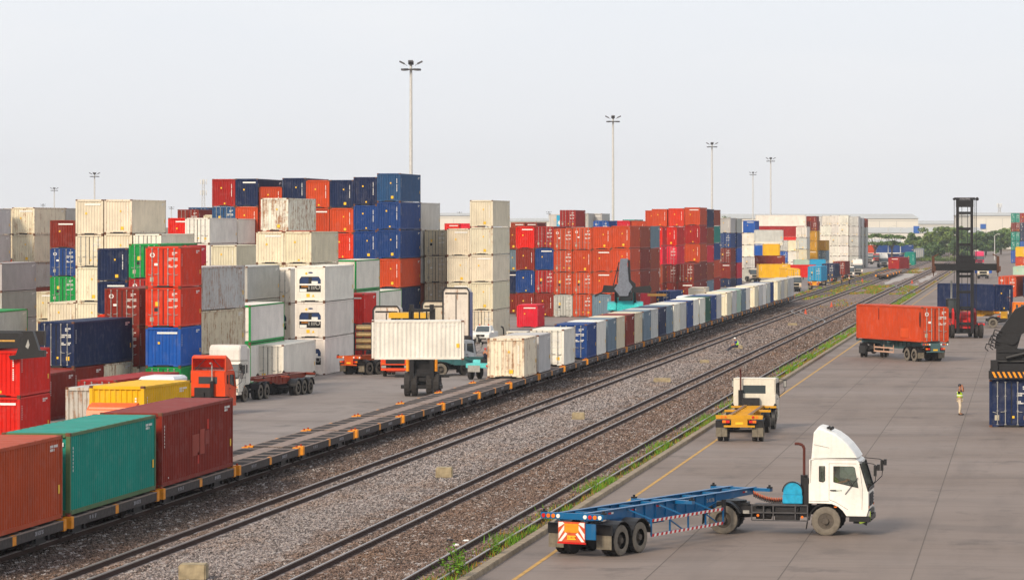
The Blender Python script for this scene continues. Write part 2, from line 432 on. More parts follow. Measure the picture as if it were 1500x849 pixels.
# ------------------------------------------------------------------ tracks
def rail_pts(mb, pts):
    # flat-bottomed rail following a line: foot, web and head
    for w_, z0, z1, mi in ((.13, .11, .15, 0), (.045, .15, .26, 0), (.075, .26, .297, 1)):
        mb.m(mi)
        for a, b_ in zip(pts, pts[1:]):
            a, b_ = Vector(a), Vector(b_); d = (b_ - a); d.normalize(); nrm = Vector((d.y, -d.x, 0)) * w_ / 2
            vs = [a - nrm + Vector((0, 0, z0)), a + nrm + Vector((0, 0, z0)), b_ + nrm + Vector((0, 0, z0)), b_ - nrm + Vector((0, 0, z0))]
            vs += [v_ + Vector((0, 0, z1 - z0)) for v_ in vs]
            mb.add(vs, [(0, 1, 2, 3), (4, 5, 6, 7), (0, 1, 5, 4), (1, 2, 6, 5), (2, 3, 7, 6), (3, 0, 4, 7)])
def track(cx, y0, y1, label, bend=None):
    t = thing('railway_track', label, 'track', (cx, y0, 0), 0, 'railway tracks')
    f = bend or (lambda y: 0)
    ys = [y0 + (y1 - y0) * i / 60 for i in range(61)]
    for sx in (-.535, .535):
        mb = MB(); rail_pts(mb, [(sx + f(y), y - y0, 0) for y in ys]); mb.build('rail', [M_RAILSIDE, M_RAILTOP], t)
    return t
track(-34.0, 60, 900, 'track under the long line of flat wagons')
track(-29.2, 60, 1400, 'track directly beside the container train on its right')
track(-23.0, 60, 1400, 'middle track with the concrete blocks along its left')
track(-18.5, 60, 1300, 'track half sunk in grass along the kerb of the concrete yard')
# crossover between the two middle tracks
def cross(label, x0, y0, x1, y1):
    t = thing('crossover_track', label, 'track', (x0, y0, 0), 0)
    for off in (-.535, .535):
        pts = []
        for i in range(25):
            q = i / 24; e_ = q * q * (3 - 2 * q)
            pts.append(((x1 - x0) * e_ + off, (y1 - y0) * q, .004))
        mb = MB(); rail_pts(mb, pts); mb.build('rail', [M_RAILTOP, M_RAILTOP], t)
cross('bright crossover rails curving between the two middle tracks', -29.2, 452, -23.0, 392)
cross('far crossover rails near the orange cones and grass', -23.0, 640, -18.5, 560)

pg = MB()
for (xa, xb, ya, yb) in ((-28.2, -24.4, 650, 900), (-22.0, -19.6, 650, 820), (-28.0, -24.2, 410, 455)):
    r_ = random.Random(int(ya)); n_ = 26; L_, R_ = [], []
    for i in range(n_ + 1):
        yy = ya + (yb - ya) * i / n_; tp = abs(math.sin(math.pi * i / n_)) ** .4
        L_.append((xa + (1 - tp) * 1.8 + r_.uniform(0, .8), yy)); R_.append((xb - (1 - tp) * 1.8 - r_.uniform(0, .8), yy))
    for i in range(n_): pg.add([(*L_[i], .124), (*R_[i], .124), (*R_[i + 1], .124), (*L_[i + 1], .124)], [(0, 1, 2, 3)])
struct(pg.build('pale_gravel', plain('pale_gravel', (172, 164, 158), .95, 0, .35, .9)))
# grass
def grass(name, spots, mats, seed):
    rnd = random.Random(seed); mb = MB()
    for (x, y, z, hh, ww, mi) in spots:
        a = rnd.uniform(0, 6.28); dx, dy = math.cos(a) * ww, math.sin(a) * ww
        lx, ly = rnd.uniform(-.5, .5) * hh, rnd.uniform(-.5, .5) * hh
        mb.m(mi).add([(x - dx, y - dy, z), (x + dx, y + dy, z), (x + lx, y + ly, z + hh)], [(0, 1, 2)])
    o = mb.build(name, mats); o['kind'] = 'stuff'; o['label'] = 'patchy green and dry grass beside the rails and kerb'; o['category'] = 'grass'; return o
rg = random.Random(4); sp_ = []
def dens(y): return .5 + .5 * math.sin(y * .37) * math.sin(y * .11 + 1) + .25 * math.sin(y * 1.3)
y = 90.0
while y < 560:
    d = dens(y); n = int(52 * max(.25, d) * (1.0 if y < 260 else .6))
    for _ in range(n):
        x = -17.63 - abs(rg.gauss(0, .42)); hh = rg.uniform(.05, .22) * (.6 + d) * (1 if y < 260 else 1.3)
        sp_.append((x, y + rg.uniform(0, .5), .12, hh, rg.uniform(.012, .03) * (1 if y < 260 else 2.2), 0 if rg.random() < .3 + .6 * d else 1))
    y += .5
grass('grass', sp_, [M_GRASS, M_GRASS2], 1)
sp_ = []
for (xa, xb, ya, yb, n, gmix) in ((-33.0, -30.2, 520, 690, 1500, .8), (-28.3, -24.0, 560, 640, 2400, .8), (-22.0, -19.2, 560, 640, 1500, .75),
                                  (-28.2, -24.6, 800, 900, 1200, .4), (-36.5, -35.0, 520, 900, 1600, .5), (-28, -24, 470, 520, 200, .3), (-18, -17.7, 560, 900, 1500, .5)):
    for _ in range(n):
        cx, cy = rg.uniform(xa, xb), rg.uniform(ya, yb)
        if math.sin(cx * 1.1 + cy * .06) + math.sin(cy * .13 - cx * .8) + rg.gauss(0, .5) < -.15: continue
        sp_.append((cx, cy, .12, rg.uniform(.08, .32), rg.uniform(.06, .18), 0 if rg.random() < gmix * .6 else 1))
grass('far_grass', sp_, [M_GRASS, M_GRASS2], 2)
def weed(x, y, hh, n, label, seed):
    rnd = random.Random(seed); mb = MB(); st = MB()
    t = thing('weed', label, 'plant', (x, y, .12), 0, 'leafy weeds along the kerb')
    for s_ in range(7):
        a = rnd.uniform(0, 6.28); r_ = rnd.uniform(.1, .5) * hh
        tip = Vector((math.cos(a) * r_, math.sin(a) * r_, hh * rnd.uniform(.5, 1)))
        st.cyl((0, 0, 0), tip, .008, 5, .004)
        for k_ in range(n // 7):
            q = rnd.uniform(.25, 1); c = tip * q + Vector((rnd.gauss(0, .06), rnd.gauss(0, .06), rnd.gauss(0, .05))) * hh * 1.4
            u = Vector((rnd.gauss(0, 1), rnd.gauss(0, 1), rnd.gauss(0, .5))).normalized() * rnd.uniform(.03, .06) * (hh ** .5)
            v_ = Vector((rnd.gauss(0, 1), rnd.gauss(0, 1), rnd.gauss(0, .5))).normalized() * .04 * (hh ** .5)
            mb.add([c - u, c + v_, c + u, c - v_], [(0, 1, 2, 3)])
    mb.build('leaves', M_GRASS, t); st.build('stem', M_GRASS2, t)
for i, (px, py, hh, n, lb) in enumerate(((678, 846, 1.05, 500, 'tallest leafy weed at the kerb, nearest the camera'),
                                     (728, 812, .6, 300, 'second leafy weed along the kerb from the camera'),
                                     (868, 717, .4, 200, 'small weed by the kerb behind the blue trailer tail'),
                                     (1092, 595, .35, 160, 'weed by the kerb left of the yellow trailer'))):
    x, y = P(px, py, .12); weed(min(x, -17.8), y, hh, n, lb, i)

# concrete blocks and cones between the tracks
def block(px, py, wd, dp, hh, label, rz=0.1):
    x, y = P(px, py, .12)
    mb = MB(); mb.box(-wd / 2, wd / 2, 0, dp, 0, hh); o = mb.build('concrete_block', M_CONC, bevel=.04)
    o.location = (x, y, .12); o.rotation_euler = (0, 0, rz); tag(o, label, 'concrete block', 'concrete blocks between the tracks')
block(650, 700, .72, .8, .46, 'stained concrete block on pale gravel left of the middle track, in front of the others')
block(281, 850, .85, .8, .5, 'concrete block cut by the bottom edge of the picture between tracks')
block(847, 615, .72, .8, .42, 'greenish concrete block on gravel, halfway between the nearest and farthest blocks')
block(970, 560, 1.2, .5, .32, 'long low concrete slab lying on gravel between the middle tracks')
block(1032, 532, .75, .5, .28, 'small flat concrete block just beyond the long low slab')
block(1080, 511, .95, .6, .34, 'concrete block that the man in the green vest sits on')
block(1161, 477, 1.0, .5, .3, 'dark slab lying left of the crossover rails')
def cone(px, py, label, hh=.72):
    x, y = P(px, py, .12)
    t = thing('traffic_cone', label, 'traffic cone', (x, y, .12), 0, 'orange cones near the crossover')
    MB().cyl((0, 0, .04), (0, 0, hh), .2, 12, .04).build('cone', M_ORG if False else M_REDO, t)
    MB().box(-.24, .24, -.24, .24, 0, .05).build('base', M_REDO, t)
M_REDO = plain('faded_cone_orange', (205, 82, 45), .6)
cone(1218, 450, 'orange cone right of the crossover rails')
cone(1180, 461, 'orange cone inside the bend of the crossover rails')
cone(1263, 413, 'orange cone near the end of the parked flat wagon')
cone(1336, 415, 'small orange cone beyond the grass strip on the right track')
# litter
lr = random.Random(8); x, y = P(652, 795, .12)
for i, (px, py, c, lb) in enumerate(((668, 799, M_WHITE, 'white crumpled plastic on dark ballast near the bottom middle'), (683, 793, M_WHITE, 'pale scrap of litter behind the white plastic'),
                                 (866, 714, M_WHITE, 'white foam lump on the outer rail beside the kerb'), (1252, 479, M_GALV, 'white paint pot at the bend of the kerb rail'),
                                 (660, 792, M_DARK, 'dark rag among the litter on the ballast'))):
    x, y = P(px, py, .12); mb = MB()
    ring = []
    for kk, (rr, zz) in enumerate(((.09, 0), (.12, .04), (.05, .08))):
        ring.append([(math.cos(a_) * rr * lr.uniform(.7, 1.3) * 1.3, math.sin(a_) * rr * lr.uniform(.7, 1.2), zz) for a_ in [q * math.pi / 4 for q in range(8)]])
    o = mb.loft(ring).build('litter', c); o.location = (x, y, .12); tag(o, lb, 'litter')
# ------------------------------------------------------------------ containers
W_, H_ = 2.438, 2.9
def wall_long(L, reefer=False):          # one corrugated side, at x=0 facing +x, running along +y
    mb = MB(); z0, z1 = .16, H_ - .12; y = .17; pts = []
    pitch, dep = (.278, .036) if not reefer else (.22, .012)
    n = int((L - .34) / pitch); pitch = (L - .34) / n
    for i in range(n):
        a = y + i * pitch
        pts += [(0, a), (0, a + pitch * .26), (-dep, a + pitch * .5), (-dep, a + pitch * .76)]
    pts.append((0, L - .17))
    vs = [(x, yy, z0) for x, yy in pts] + [(x, yy, z1) for x, yy in pts]; m_ = len(pts)
    return mb.add(vs, [(i, i + 1, m_ + i + 1, m_ + i) for i in range(m_ - 1)])
def wall_front():                        # corrugated blind end, in the y=0 plane facing -y
    mb = MB(); z0, z1 = .16, H_ - .12; x0 = -W_ / 2 + .13; n = 9; pitch = (W_ - .26) / n; pts = []
    for i in range(n):
        a = x0 + i * pitch
        pts += [(a, .04), (a + pitch * .22, .04), (a + pitch * .38, .085), (a + pitch * .84, .085)]
    pts.append((x0 + n * pitch, .04)); m_ = len(pts)
    vs = [(x, yy, z0) for x, yy in pts] + [(x, yy, z1) for x, yy in pts]
    return mb.add(vs, [(i, i + 1, m_ + i + 1, m_ + i) for i in range(m_ - 1)])
def frame_mesh(L):
    f = MB(); w = W_ / 2
    for sx in (-1, 1):
        for yy in (0, L):
            y0, y1 = (0, .14) if yy == 0 else (L - .14, L)
            xa, xb = sorted((sx * w, sx * (w - .15)))
            f.m(0).box(xa, xb, y0, y1, .12, H_ - .12)
            for z0, z1 in ((0.001, .118), (H_ - .118, H_ - .001)):
                xa, xb = sorted((sx * (w + .004), sx * (w - .162)))
                f.m(1).box(xa, xb, (-.004 if yy == 0 else L - .178), (.178 if yy == 0 else L + .004), z0, z1)
        xa, xb = sorted((sx * (w + .002), sx * (w - .06)))
        f.m(0).box(xa, xb, .18, L - .18, .04, .19); f.box(xa, xb, .18, L - .18, H_ - .13, H_ - .02)
    for y0, y1 in ((0, .1), (L - .1, L)):
        f.m(0).box(-w + .165, w - .165, y0, y1, .10, .20); f.box(-w + .165, w - .165, y0, y1, H_ - .16, H_ - .01)
    for x0, x1 in ((-w + .165, -w + .5), (-.42, .42), (w - .5, w - .165)):
        if x0 != -.42: f.m(0).box(x0, x1, .002, .098, .02, .099)
    f.m(0).box(-w + .07, w - .07, .1, L - .1, .05, .12)
    f.m(2).box(-.42, .42, -.003, .09, .0, .135)  # solid black box stands in for the shaded recess under the end
    return f
def roof_mesh(L):
    m = MB(); n = int(L / .9); w = W_ / 2 - .05
    for i in range(n):
        a, b_ = .1 + (L - .2) * i / n, .1 + (L - .2) * (i + 1) / n; q = (b_ - a)
        z = H_ - .03
        m.add([(-w, a, z), (w, a, z), (w, a + q * .35, z), (-w, a + q * .35, z), (w, a + q * .5, z + .018), (-w, a + q * .5, z + .018),
               (w, a + q * .85, z + .018), (-w, a + q * .85, z + .018), (w, b_, z), (-w, b_, z)],
              [(0, 1, 2, 3), (3, 2, 4, 5), (5, 4, 6, 7), (7, 6, 8, 9)])
    return m
def door_mesh(sx):
    m = MB(); x0, x1 = (.012, W_ / 2 - .13) if sx > 0 else (-W_ / 2 + .13, -.012)
    m.box(x0, x1, .05, .10, .21, H_ - .17)
    for z0, z1 in ((.24, .76), (.84, 1.36), (1.44, 1.96), (2.04, 2.66)):
        m.box(x0 + .05, x1 - .05, .028, .05, z0 + .03, z1 - .03)
    return m
def rods_mesh(sx):
    m = MB()
    for fx in (.24, .56):
        x = sx * (.012 + (W_ / 2 - .14) * (fx * 1.25))
        m.m(0).cyl((x, -.005, .15), (x, -.005, H_ - .1), .028, 6)
        for z in (.17, 1.0, 1.9, H_ - .16): m.cbox(x, .008, z, .10, .05, .06)
        m.bar((x, -.012, .95 if fx < .4 else .85), (x + sx * .26, -.012, .93), .035)
    a, b_ = sorted((0, sx * .026)); m.m(1).box(a, b_, .024, .045, .22, H_ - .18)
    return m
mk = random.Random(5)
def marks(kind, var):
    m = MB()
    if kind == 'F':                      # number painted vertically near the right edge, caution spot
        z = 2.35
        for i in range(11 if var != 1 else 0):
            if i in (4, ): z -= .1; continue
            m.m(0).box(.80, .87, .030, .036, z - .085, z); z -= .125
        if var == 0: m.m(1).cbox(-.25, .033, 1.95, .15, .006, .17); m.m(1).cbox(.1, .033, .32, .16, .006, .16)
        if var == 1: m.m(0).box(-.42, .98, .028, .034, 2.42, 2.56); m.m(1).cbox(-.3, .033, 1.75, .15, .006, .17)
        if var == 2: m.m(1).cbox(.2, .033, 1.9, .13, .006, .15); m.m(1).cbox(.35, .033, .45, .26, .006, .28)
    if kind == 'D':
        rows = ((.62, 2.42, 5), (.62, 2.3, 3), (.30, 2.02, 6), (.30, 1.9, 4), (.72, 2.02, 4), (.72, 1.9, 4), (.30, 1.52, 3), (.30, 1.42, 5), (.72, 1.52, 4), (.72, 1.42, 3))
        for x, z, n in rows:
            if var == 1 and mk.random() < .4: continue
            for i in range(n):
                xx = x + i * .075
                if xx < 1.02: m.m(0).box(xx, xx + .05, .018, .024, z, z + .085)
        m.m(2).box(-.92, -.68, .018, .024, .42, .74)
        if var == 0: m.m(1).box(.68, .9, .018, .024, .45, .7); m.m(1).cbox(.1, .021, .62, .12, .006, .14)
        if var == 1: m.m(1).box(-.55, -.28, .018, .024, 1.55, 1.86); m.m(3).box(-.62, -.35, .018, .024, 1.15, 1.42)
        if var == 2:
            m.m(0).prism([(-.75 + .17 * math.cos(q * .5236), 2.3 + .17 * math.sin(q * .5236)) for q in range(12)], .016, .022,
                         holes=[[(-.75 + .1 * math.cos(q * .5236), 2.3 + .1 * math.sin(q * .5236)) for q in range(12)]])
            m.m(0).box(-.62, -.38, .018, .024, 1.55, 1.72)
    return m
def side_marks(Lm):
    m = MB(); r_ = random.Random(4)
    for row_, z in enumerate((2.52, 2.40)):
        yy = Lm - 1.5
        for i in range(9 - row_ * 4):
            if i == 4: yy += .06
            m.m(0).box(-.014, -.008, yy, yy + .065, z, z + .09); yy += .1
    for i in range(7): m.m(0).box(-.014, -.008, .42, .48, 2.3 - i * .13, 2.39 - i * .13)
    m.m(1).box(-.014, -.008, Lm - .5, Lm - .3, .9, 1.2)
    return m
MARKM = [M_WHITE, M_YEL, plain('plate_grey', (178, 170, 150), .6), M_BLACK]
def reefer_unit():
    out = {}
    fr = MB(); w = W_ / 2 - .15     # insulated end panel with the unit's opening
    op = [(-.88, .80), (.88, .80), (.88, 1.78), (.72, 2.05), (-.72, 2.05), (-.88, 1.78)]
    fr.prism([(-w, .20), (w, .20), (w, H_ - .16), (-w, H_ - .16)], .03, .08, holes=[op])
    for i in range(9):
        for x in (-w + .07, w - .07): fr.cbox(x, .026, .4 + i * .27, .05, .012, .05)
    out['unit_panel'] = (fr, None)
    r = MB(); r.m(0).box(-.88, .88, .22, .24, .80, 2.05)
    r.m(1).prism([(-.86, 1.5), (.86, 1.5), (.86, 1.76), (.70, 2.03), (-.70, 2.03), (-.86, 1.76)], .10, .2); r.m(2).box(-.14, .14, .085, .1, 1.5, 2.0)
    r.m(3).box(-.88, .88, .05, .16, 1.34, 1.47); r.m(3).box(.12, .62, .05, .13, 1.48, 1.68)
    r.m(3).box(-.86, -.3, .07, .2, .82, 1.05)
    r.m(4).cyl((.62, .2, 1.2), (.62, .07, 1.2), .2, 14); r.m(2).cyl((.62, .068, 1.2), (.62, .06, 1.2), .13, 12)
    for x in (-.12, .12, .3): r.m(4).cyl((x, .2, 1.0), (x, .2, 1.3), .07, 8)
    r.m(5).box(-.75, -.2, .2, .22, 1.2, 1.33)
    out['cooling_unit'] = (r, [M_BLACK, M_NAVY, M_DARK, M_WHITE, M_GALV, M_ORG])
    out['emblem'] = (MB().prism([(.05 + .2 * math.cos(q * .5236), 2.37 + .065 * math.sin(q * .5236)) for q in range(12)], .02, .026), [M_NAVY])
    out['diamond_sticker'] = (MB().prism([(-.42, 2.3), (-.3, 2.42), (-.18, 2.3), (-.3, 2.18)], .02, .026), [M_YEL])
    out['square_sticker'] = (MB().box(-.3, -.02, .02, .026, .38, .66), [M_YEL])
    out['triangle_sticker'] = (MB().prism([(.14, .4), (.38, .4), (.26, .62)], .02, .026), [M_YEL])
    return out
def reefer_door(sx):
    m = MB(); x0, x1 = (.012, W_ / 2 - .13) if sx > 0 else (-W_ / 2 + .13, -.012)
    m.box(x0, x1, .04, .10, .21, H_ - .17)
    for i in range(5):
        zz = .5 + i * .5; xx = x1 - .04 if sx > 0 else x0 + .04; m.cbox(xx, .032, zz, .1, .03, .09)
    return m
MESH = {}
def cmesh(key, mb, mats):
    if key not in MESH: MESH[key] = mb().mesh(key.split('|')[0], mats)
    return MESH[key]
PCOL = {
    'cream': (226, 216, 190), 'white': (234, 228, 216), 'pale grey': (196, 194, 190), 'grey': (186, 184, 178), 'dull cream': (214, 202, 174),
    'orange': (194, 70, 30), 'orange red': (216, 56, 24), 'red': (212, 30, 16), 'crimson': (214, 28, 52), 'maroon': (128, 38, 24),
    'dark red': (160, 30, 26), 'brown': (148, 60, 34), 'navy': (26, 40, 76), 'blue': (26, 62, 122), 'bright blue': (24, 86, 172),
    'steel blue': (40, 80, 122), 'green': (10, 142, 66), 'dark green': (36, 92, 74), 'teal': (20, 138, 122), 'yellow': (238, 184, 26),
    'gold': (196, 146, 40), 'blue grey': (112, 132, 146), 'sky blue': (40, 160, 205), 'mint': (172, 196, 176), 'pink brown': (176, 92, 82)}
WEARS = {'cream': .5, 'white': .4, 'dull cream': .6, 'pale grey': .3, 'grey': .4}
cr_ = random.Random(77)
def container(x, y, z, T, cname, h=2.9, L=40, rz=0.0, label='', group=None, wear=None, width=None, detail=2, name='shipping_container', extra=None):
    """origin = middle of the near end, at the bottom; near end faces local -y"""
    Lm = {40: 12.19, 20: 6.06, 45: 13.7, 12: 3.5}[L]
    base = PCOL[cname]; jit = cr_.uniform(.92, 1.06)
    hue = [cr_.uniform(.98, 1.03) for _ in range(3)]
    l_ = lin(base); wv = WEARS.get(cname, .25) if wear is None else wear
    wv = max(0, wv + cr_.uniform(-.12, .12))
    colr = tuple(v * jit * hh for v, hh in zip(l_, hue)) + (wv,)
    ref = T in 'MR'
    if ref: name = 'refrigerated_container'
    t = thing(name, label, 'shipping container', (x, y, z), rz, group)
    t.scale = ((width or W_) / W_, 1, h / H_)
    def add(nm, me, p=t, c=None, loc=None, rot=None, wr=0):
        o = link(nm, me, p, (*(c or colr)[:3], min(1, wv + wr)), loc)
        if rot: o.rotation_euler = (0, 0, rot)
        return o
    sk = 'r' if ref else 'c'
    wl = cmesh(f'side_wall|{sk}{L}', lambda: wall_long(Lm, ref), M_PAINT)
    add('side_wall', wl, loc=(W_ / 2 - .02, 0, 0)); add('side_wall', wl, loc=(-W_ / 2 + .02, Lm, 0), rot=math.pi)
    add('roof', cmesh(f'roof|{L}', lambda: roof_mesh(Lm), M_PAINT), wr=.1)
    fc = colr
    if extra == 'green frame': fc = (*lin(PCOL['green']), .2)
    add('frame', cmesh(f'frame|{L}', lambda: frame_mesh(Lm), [M_PAINT, M_RUST, M_BLACK]), c=fc, wr=.25)
    if L in (40, 20):
        idm = cmesh(f'marking|side{L}', lambda: side_marks(Lm), [M_WHITE, M_YEL])
        add('marking', idm, loc=(W_ / 2, 0, 0))
    if T in 'RM' : far = ('R' if T == 'M' else 'M')
    else: far = 'D' if T == 'F' else 'F'
    v = cr_.randrange(3)
    for e_, T2 in ((0, T), (1, far)):
        loc, rot = ((0, 0, 0), None) if e_ == 0 else ((0, Lm, 0), math.pi)
        if e_ == 1 and detail < 3:                     # far end: plain end wall, never seen by the camera
            add('end_wall', cmesh('end_wall|', wall_front, M_PAINT), loc=loc, rot=rot); continue
        if T2 in 'FO':
            add('end_wall', cmesh('end_wall|', wall_front, M_PAINT), loc=loc, rot=rot, wr=.08)
            add('marking', cmesh(f'marking|F{v}', lambda: marks('F', v), MARKM), loc=loc, rot=rot)
        elif T2 == 'D':
            for sx in (-1, 1):
                d = add('door', cmesh(f'door|{sx}', lambda: door_mesh(sx), M_PAINT), loc=loc, rot=rot, wr=.05)
                add('locking_rods', cmesh(f'locking_rods|{sx}', lambda: rods_mesh(sx), [M_GALV, M_BLACK]), p=d)
            add('marking', cmesh(f'marking|D{v}', lambda: marks('D', v), MARKM), loc=loc, rot=rot)
        elif T2 == 'M':
            for nm, (mb, mats) in RU.items():
                add(nm, cmesh(f'{nm}|M', lambda: mb, mats or M_PAINT), loc=loc, rot=rot)
        elif T2 == 'R':
            for sx in (-1, 1):
                d = add('door', cmesh(f'door|R{sx}', lambda: reefer_door(sx), M_PAINT), loc=loc, rot=rot)
                add('locking_rods', cmesh(f'locking_rods|{sx}', lambda: rods_mesh(sx), [M_GALV, M_BLACK]), p=d)
            sm = MB()
            add('sticker', cmesh('sticker|a', lambda: MB().prism([(.5, .6), (.62, .72), (.74, .6), (.62, .48)], .016, .022), M_YEL), loc=loc, rot=rot)
            add('sticker', cmesh('sticker|b', lambda: MB().box(-.45, -.17, .016, .022, .46, .74), M_YEL), loc=loc, rot=rot)
            add('sticker', cmesh('sticker|c', lambda: MB().prism([(-.9, .5), (-.66, .5), (-.78, .72)], .016, .022), M_YEL), loc=loc, rot=rot)
    return t
RU = reefer_unit()

STOCK = []      # layers no one can see from here, kept as one mass under the visible ones
SIDEW = {'F': 'blind end', 'D': 'door end', 'M': 'cooling unit', 'R': 'insulated doors', 'O': 'plain end'}
def parse(sp):
    out = []
    for tok in sp.split('|'):
        p = tok.split(); T = p[0]; y = float(p[-1]) if p[-1].replace('.', '').isdigit() else None
        col = ' '.join(p[1:-1] if y is not None else p[1:])
        out.append((T, col, y))
    return out
def column(px, Y, spec, block, k, L=40, rz=0.0, ground=GL, std=2.75, X=None, width=None, wear=None, extra=None, fill=None, below='from the top'):
    """spec, top layer first: 'F cream 292|D red 342' = end type, colour, top edge in the photo; layers hidden below are filled in"""
    rows = parse(spec)
    x0 = at_row(px, Y) if X is None else X
    s = scale_at(x0, Y); top = lambda py: CAMH - (py - HOR) / s
    tops = [top(r[2]) if r[2] is not None else None for r in rows]
    for i in range(1, len(tops)):
        if tops[i] is None: tops[i] = tops[i - 1] - std
    last_h = tops[-1] - ground
    n = max(0, round(last_h / std) - 1) if fill is not False else 0
    bounds = tops + [ground + last_h * (n - i) / (n + 1) for i in range(n)] + [ground]
    layers = rows + [('F', fill or rows[-1][1], None)] * n
    tot = len(layers)
    for i, (T, cn, _) in enumerate(layers):
        h = bounds[i] - bounds[i + 1]
        if tot == 1: pos = 'standing alone'
        elif i == 0: pos = 'top'
        elif i == tot - 1: pos = 'bottom'
        else: pos = ordn(i + 1) + ' from top'
        if k: lab = f'{cn} container, {SIDEW[T]}, {pos}, {ordn(k)} stack of {block}'
        else: lab = f'{cn} container, {SIDEW[T]}, {pos}, {block}'
        if i >= len(rows):
            STOCK.append((x0 + (width or W_) / 2 + .01, Y, bounds[i + 1] + .006, h - .012, L, width or W_)); continue
        container(x0 + (width or W_) / 2 + .01, Y, bounds[i + 1] + .006, T, cn, h - .012, L, rz, lab, f'containers in {block}', wear, width, extra=extra if T in 'MR' else None)
    return x0, Y
def row(block, px0, s0, cols, dY=0, **kw):
    """a row of stacks side by side whose near ends line up on one world row"""
    X, Y = S(px0, s0); Y += dY
    for k, c in enumerate(cols, 1):
        px, spec = c[0], c[1]; o = dict(kw); o.update(c[2] if len(c) > 2 else {})
        nxt = cols[k][0] if k < len(cols) else None
        if nxt and 'width' not in o:
            g_ = at_row(nxt, Y + (cols[k][2].get('dY', 0) if len(cols[k]) > 2 else 0)) - at_row(px, Y)
            if 2.2 < g_ < 2.47: o['width'] = g_ - .03
        column(px, Y + o.pop('dY', 0), spec, block, k, **o)
    return Y
def behind(block, X, Y, spec, k=0, n=1, gap=.35, L=40, **kw):
    Lm = {40: 12.19, 20: 6.06}[L]
    column(0, Y + n * (12.19 + gap), spec, block, k, X=X, L=L, **kw)

# -- far left grey block
B = 'the far left grey block'
column(-68, S(-68, 14.3)[1], 'O pale grey 304.7|O grey 344|O grey 385', B, 1)
Y = S(17.7, 13.8)[1]
xg, _ = column(17.7, Y, 'F cream 303.6|F cream 343.6|O grey 385', B, 3, wear=.75)
behind(B, xg, Y, 'D grey 304.5|D grey 344.5', 4, fill='grey')
column(4, Y + 12.7, 'D dull cream 305|D dull cream 344', B, 2)
column(-33, S(-33, 15.0)[1], 'O grey 385|O grey 427|O grey 468', B, 5, wear=.4)
column(50, Y - 8, 'F dull cream 427|F dull cream 468', B, 6, L=20)
tag_lr = container(*S(8, 17.5), GL, 'D', 'green', 2.9, 40, 0, 'pale corrugated container with bright green corner post at the left edge', None)
for o in list(tag_lr.children):
    if o.name.startswith('side'): o.color = (*lin((190, 196, 190)), .3)
tag_lr.location.z = CAMH - (457 - HOR) / scale_at(tag_lr.location.x, tag_lr.location.y) - 2.9
tag_lr.location.x = at_row(-19, tag_lr.location.y) - 1.22; 
container(tag_lr.location.x, tag_lr.location.y, GL, 'D', 'grey', tag_lr.location.z - GL - .01, 40, 0, 'grey container under the green-posted container at the left edge', None)
# -- maroon, blue, green stack
column(73.2, S(73.2, 15.6)[1], 'F maroon 322.4|D blue 363.2|D green 404.7|F cream 444', 'stack of maroon, blue and green ends', 0)
# -- cream stacks
B = 'the tall cream block'
Y = row(B, 110.6, 17.0, [(69.5, 'F cream 442.4'), (110.6, 'F cream 292|D cream 344|F cream 391|F cream 442'),
                     (152.6, 'F cream 292|F cream 342|F cream 391'), (195.2, 'D white 342.5|F cream 391')])
# -- blue stack, green doors
column(142.5, S(142.5, 18.4)[1], 'F navy 363.6|F navy 411.6|F orange red 460', 'the blue stack before the cream block', 0)
column(188.5, S(188.5, 19.3)[1], 'D green 357|D dark red 408|F maroon 457', 'stack with ringed green door', 0)
# -- maroon doors and red doors
B = 'the red door block'
column(153, S(153, 21.4)[1], 'D maroon 422|D maroon 478|F cream 537', B, 1)
xe, _ = column(213, S(213, 21.9)[1], 'D orange red 361|D orange red 421|F bright blue 479|D green 537', B, 2, L=20, width=2.40)
# -- rusty grey stack
B = 'the rust streaked stack'
xp, yp = column(233, 238.6, 'O pale grey 391|O dull cream 456|O pale grey 521', B, 0, wear=.85, rz=R(-4.2))
column(318, S(318, 18.5)[1], 'O grey 390|O grey 440|O grey 496', 'grey stack behind the rusty one', 0, std=2.9)
column(231, S(231, 18.8)[1], 'F crimson 359', 'peeping out right of the red doors', 0, L=20, std=2.6)
# -- reefers
column(320, S(320, 19.6)[1], 'R white 446.5|R white 503', 'the green framed insulated stack', 0, extra='green frame', std=2.9)
column(383, S(383, 17.7)[1], 'R white 393|M white 444.3|R white 497', 'white doors stack left of the cooling units', 0, std=2.9, width=2.42)
column(432, S(432, 18.4)[1], 'M white 389.5|M white 442|M white 494.5', 'the cooling unit stack', 0, std=2.9, width=2.42)
x, y = S(369, 19.4)
container(x + 1.22, y, GL, 'R', 'white', 2.9, 40, 0, 'white insulated container with closed doors standing on the yard behind the white tractor')
# -- cream pyramid
B = 'the cream pyramid'
xu = at_row(375, S(375, 16.8)[1]); Y = S(375, 16.8)[1]
row(B, 375, 16.8, [(375, 'F cream 339|F cream 386'), (415.6, 'F cream 339|F cream 386')])
s = scale_at(at_row(382, Y + .2), Y + .2)
container(at_row(382, Y + .2) + 1.22, Y + .2, CAMH - (338.6 - HOR) / s, 'F', 'white', 2.9, 40, 0, 'badly rusted white container alone on top of the cream pyramid', None, 1.1)
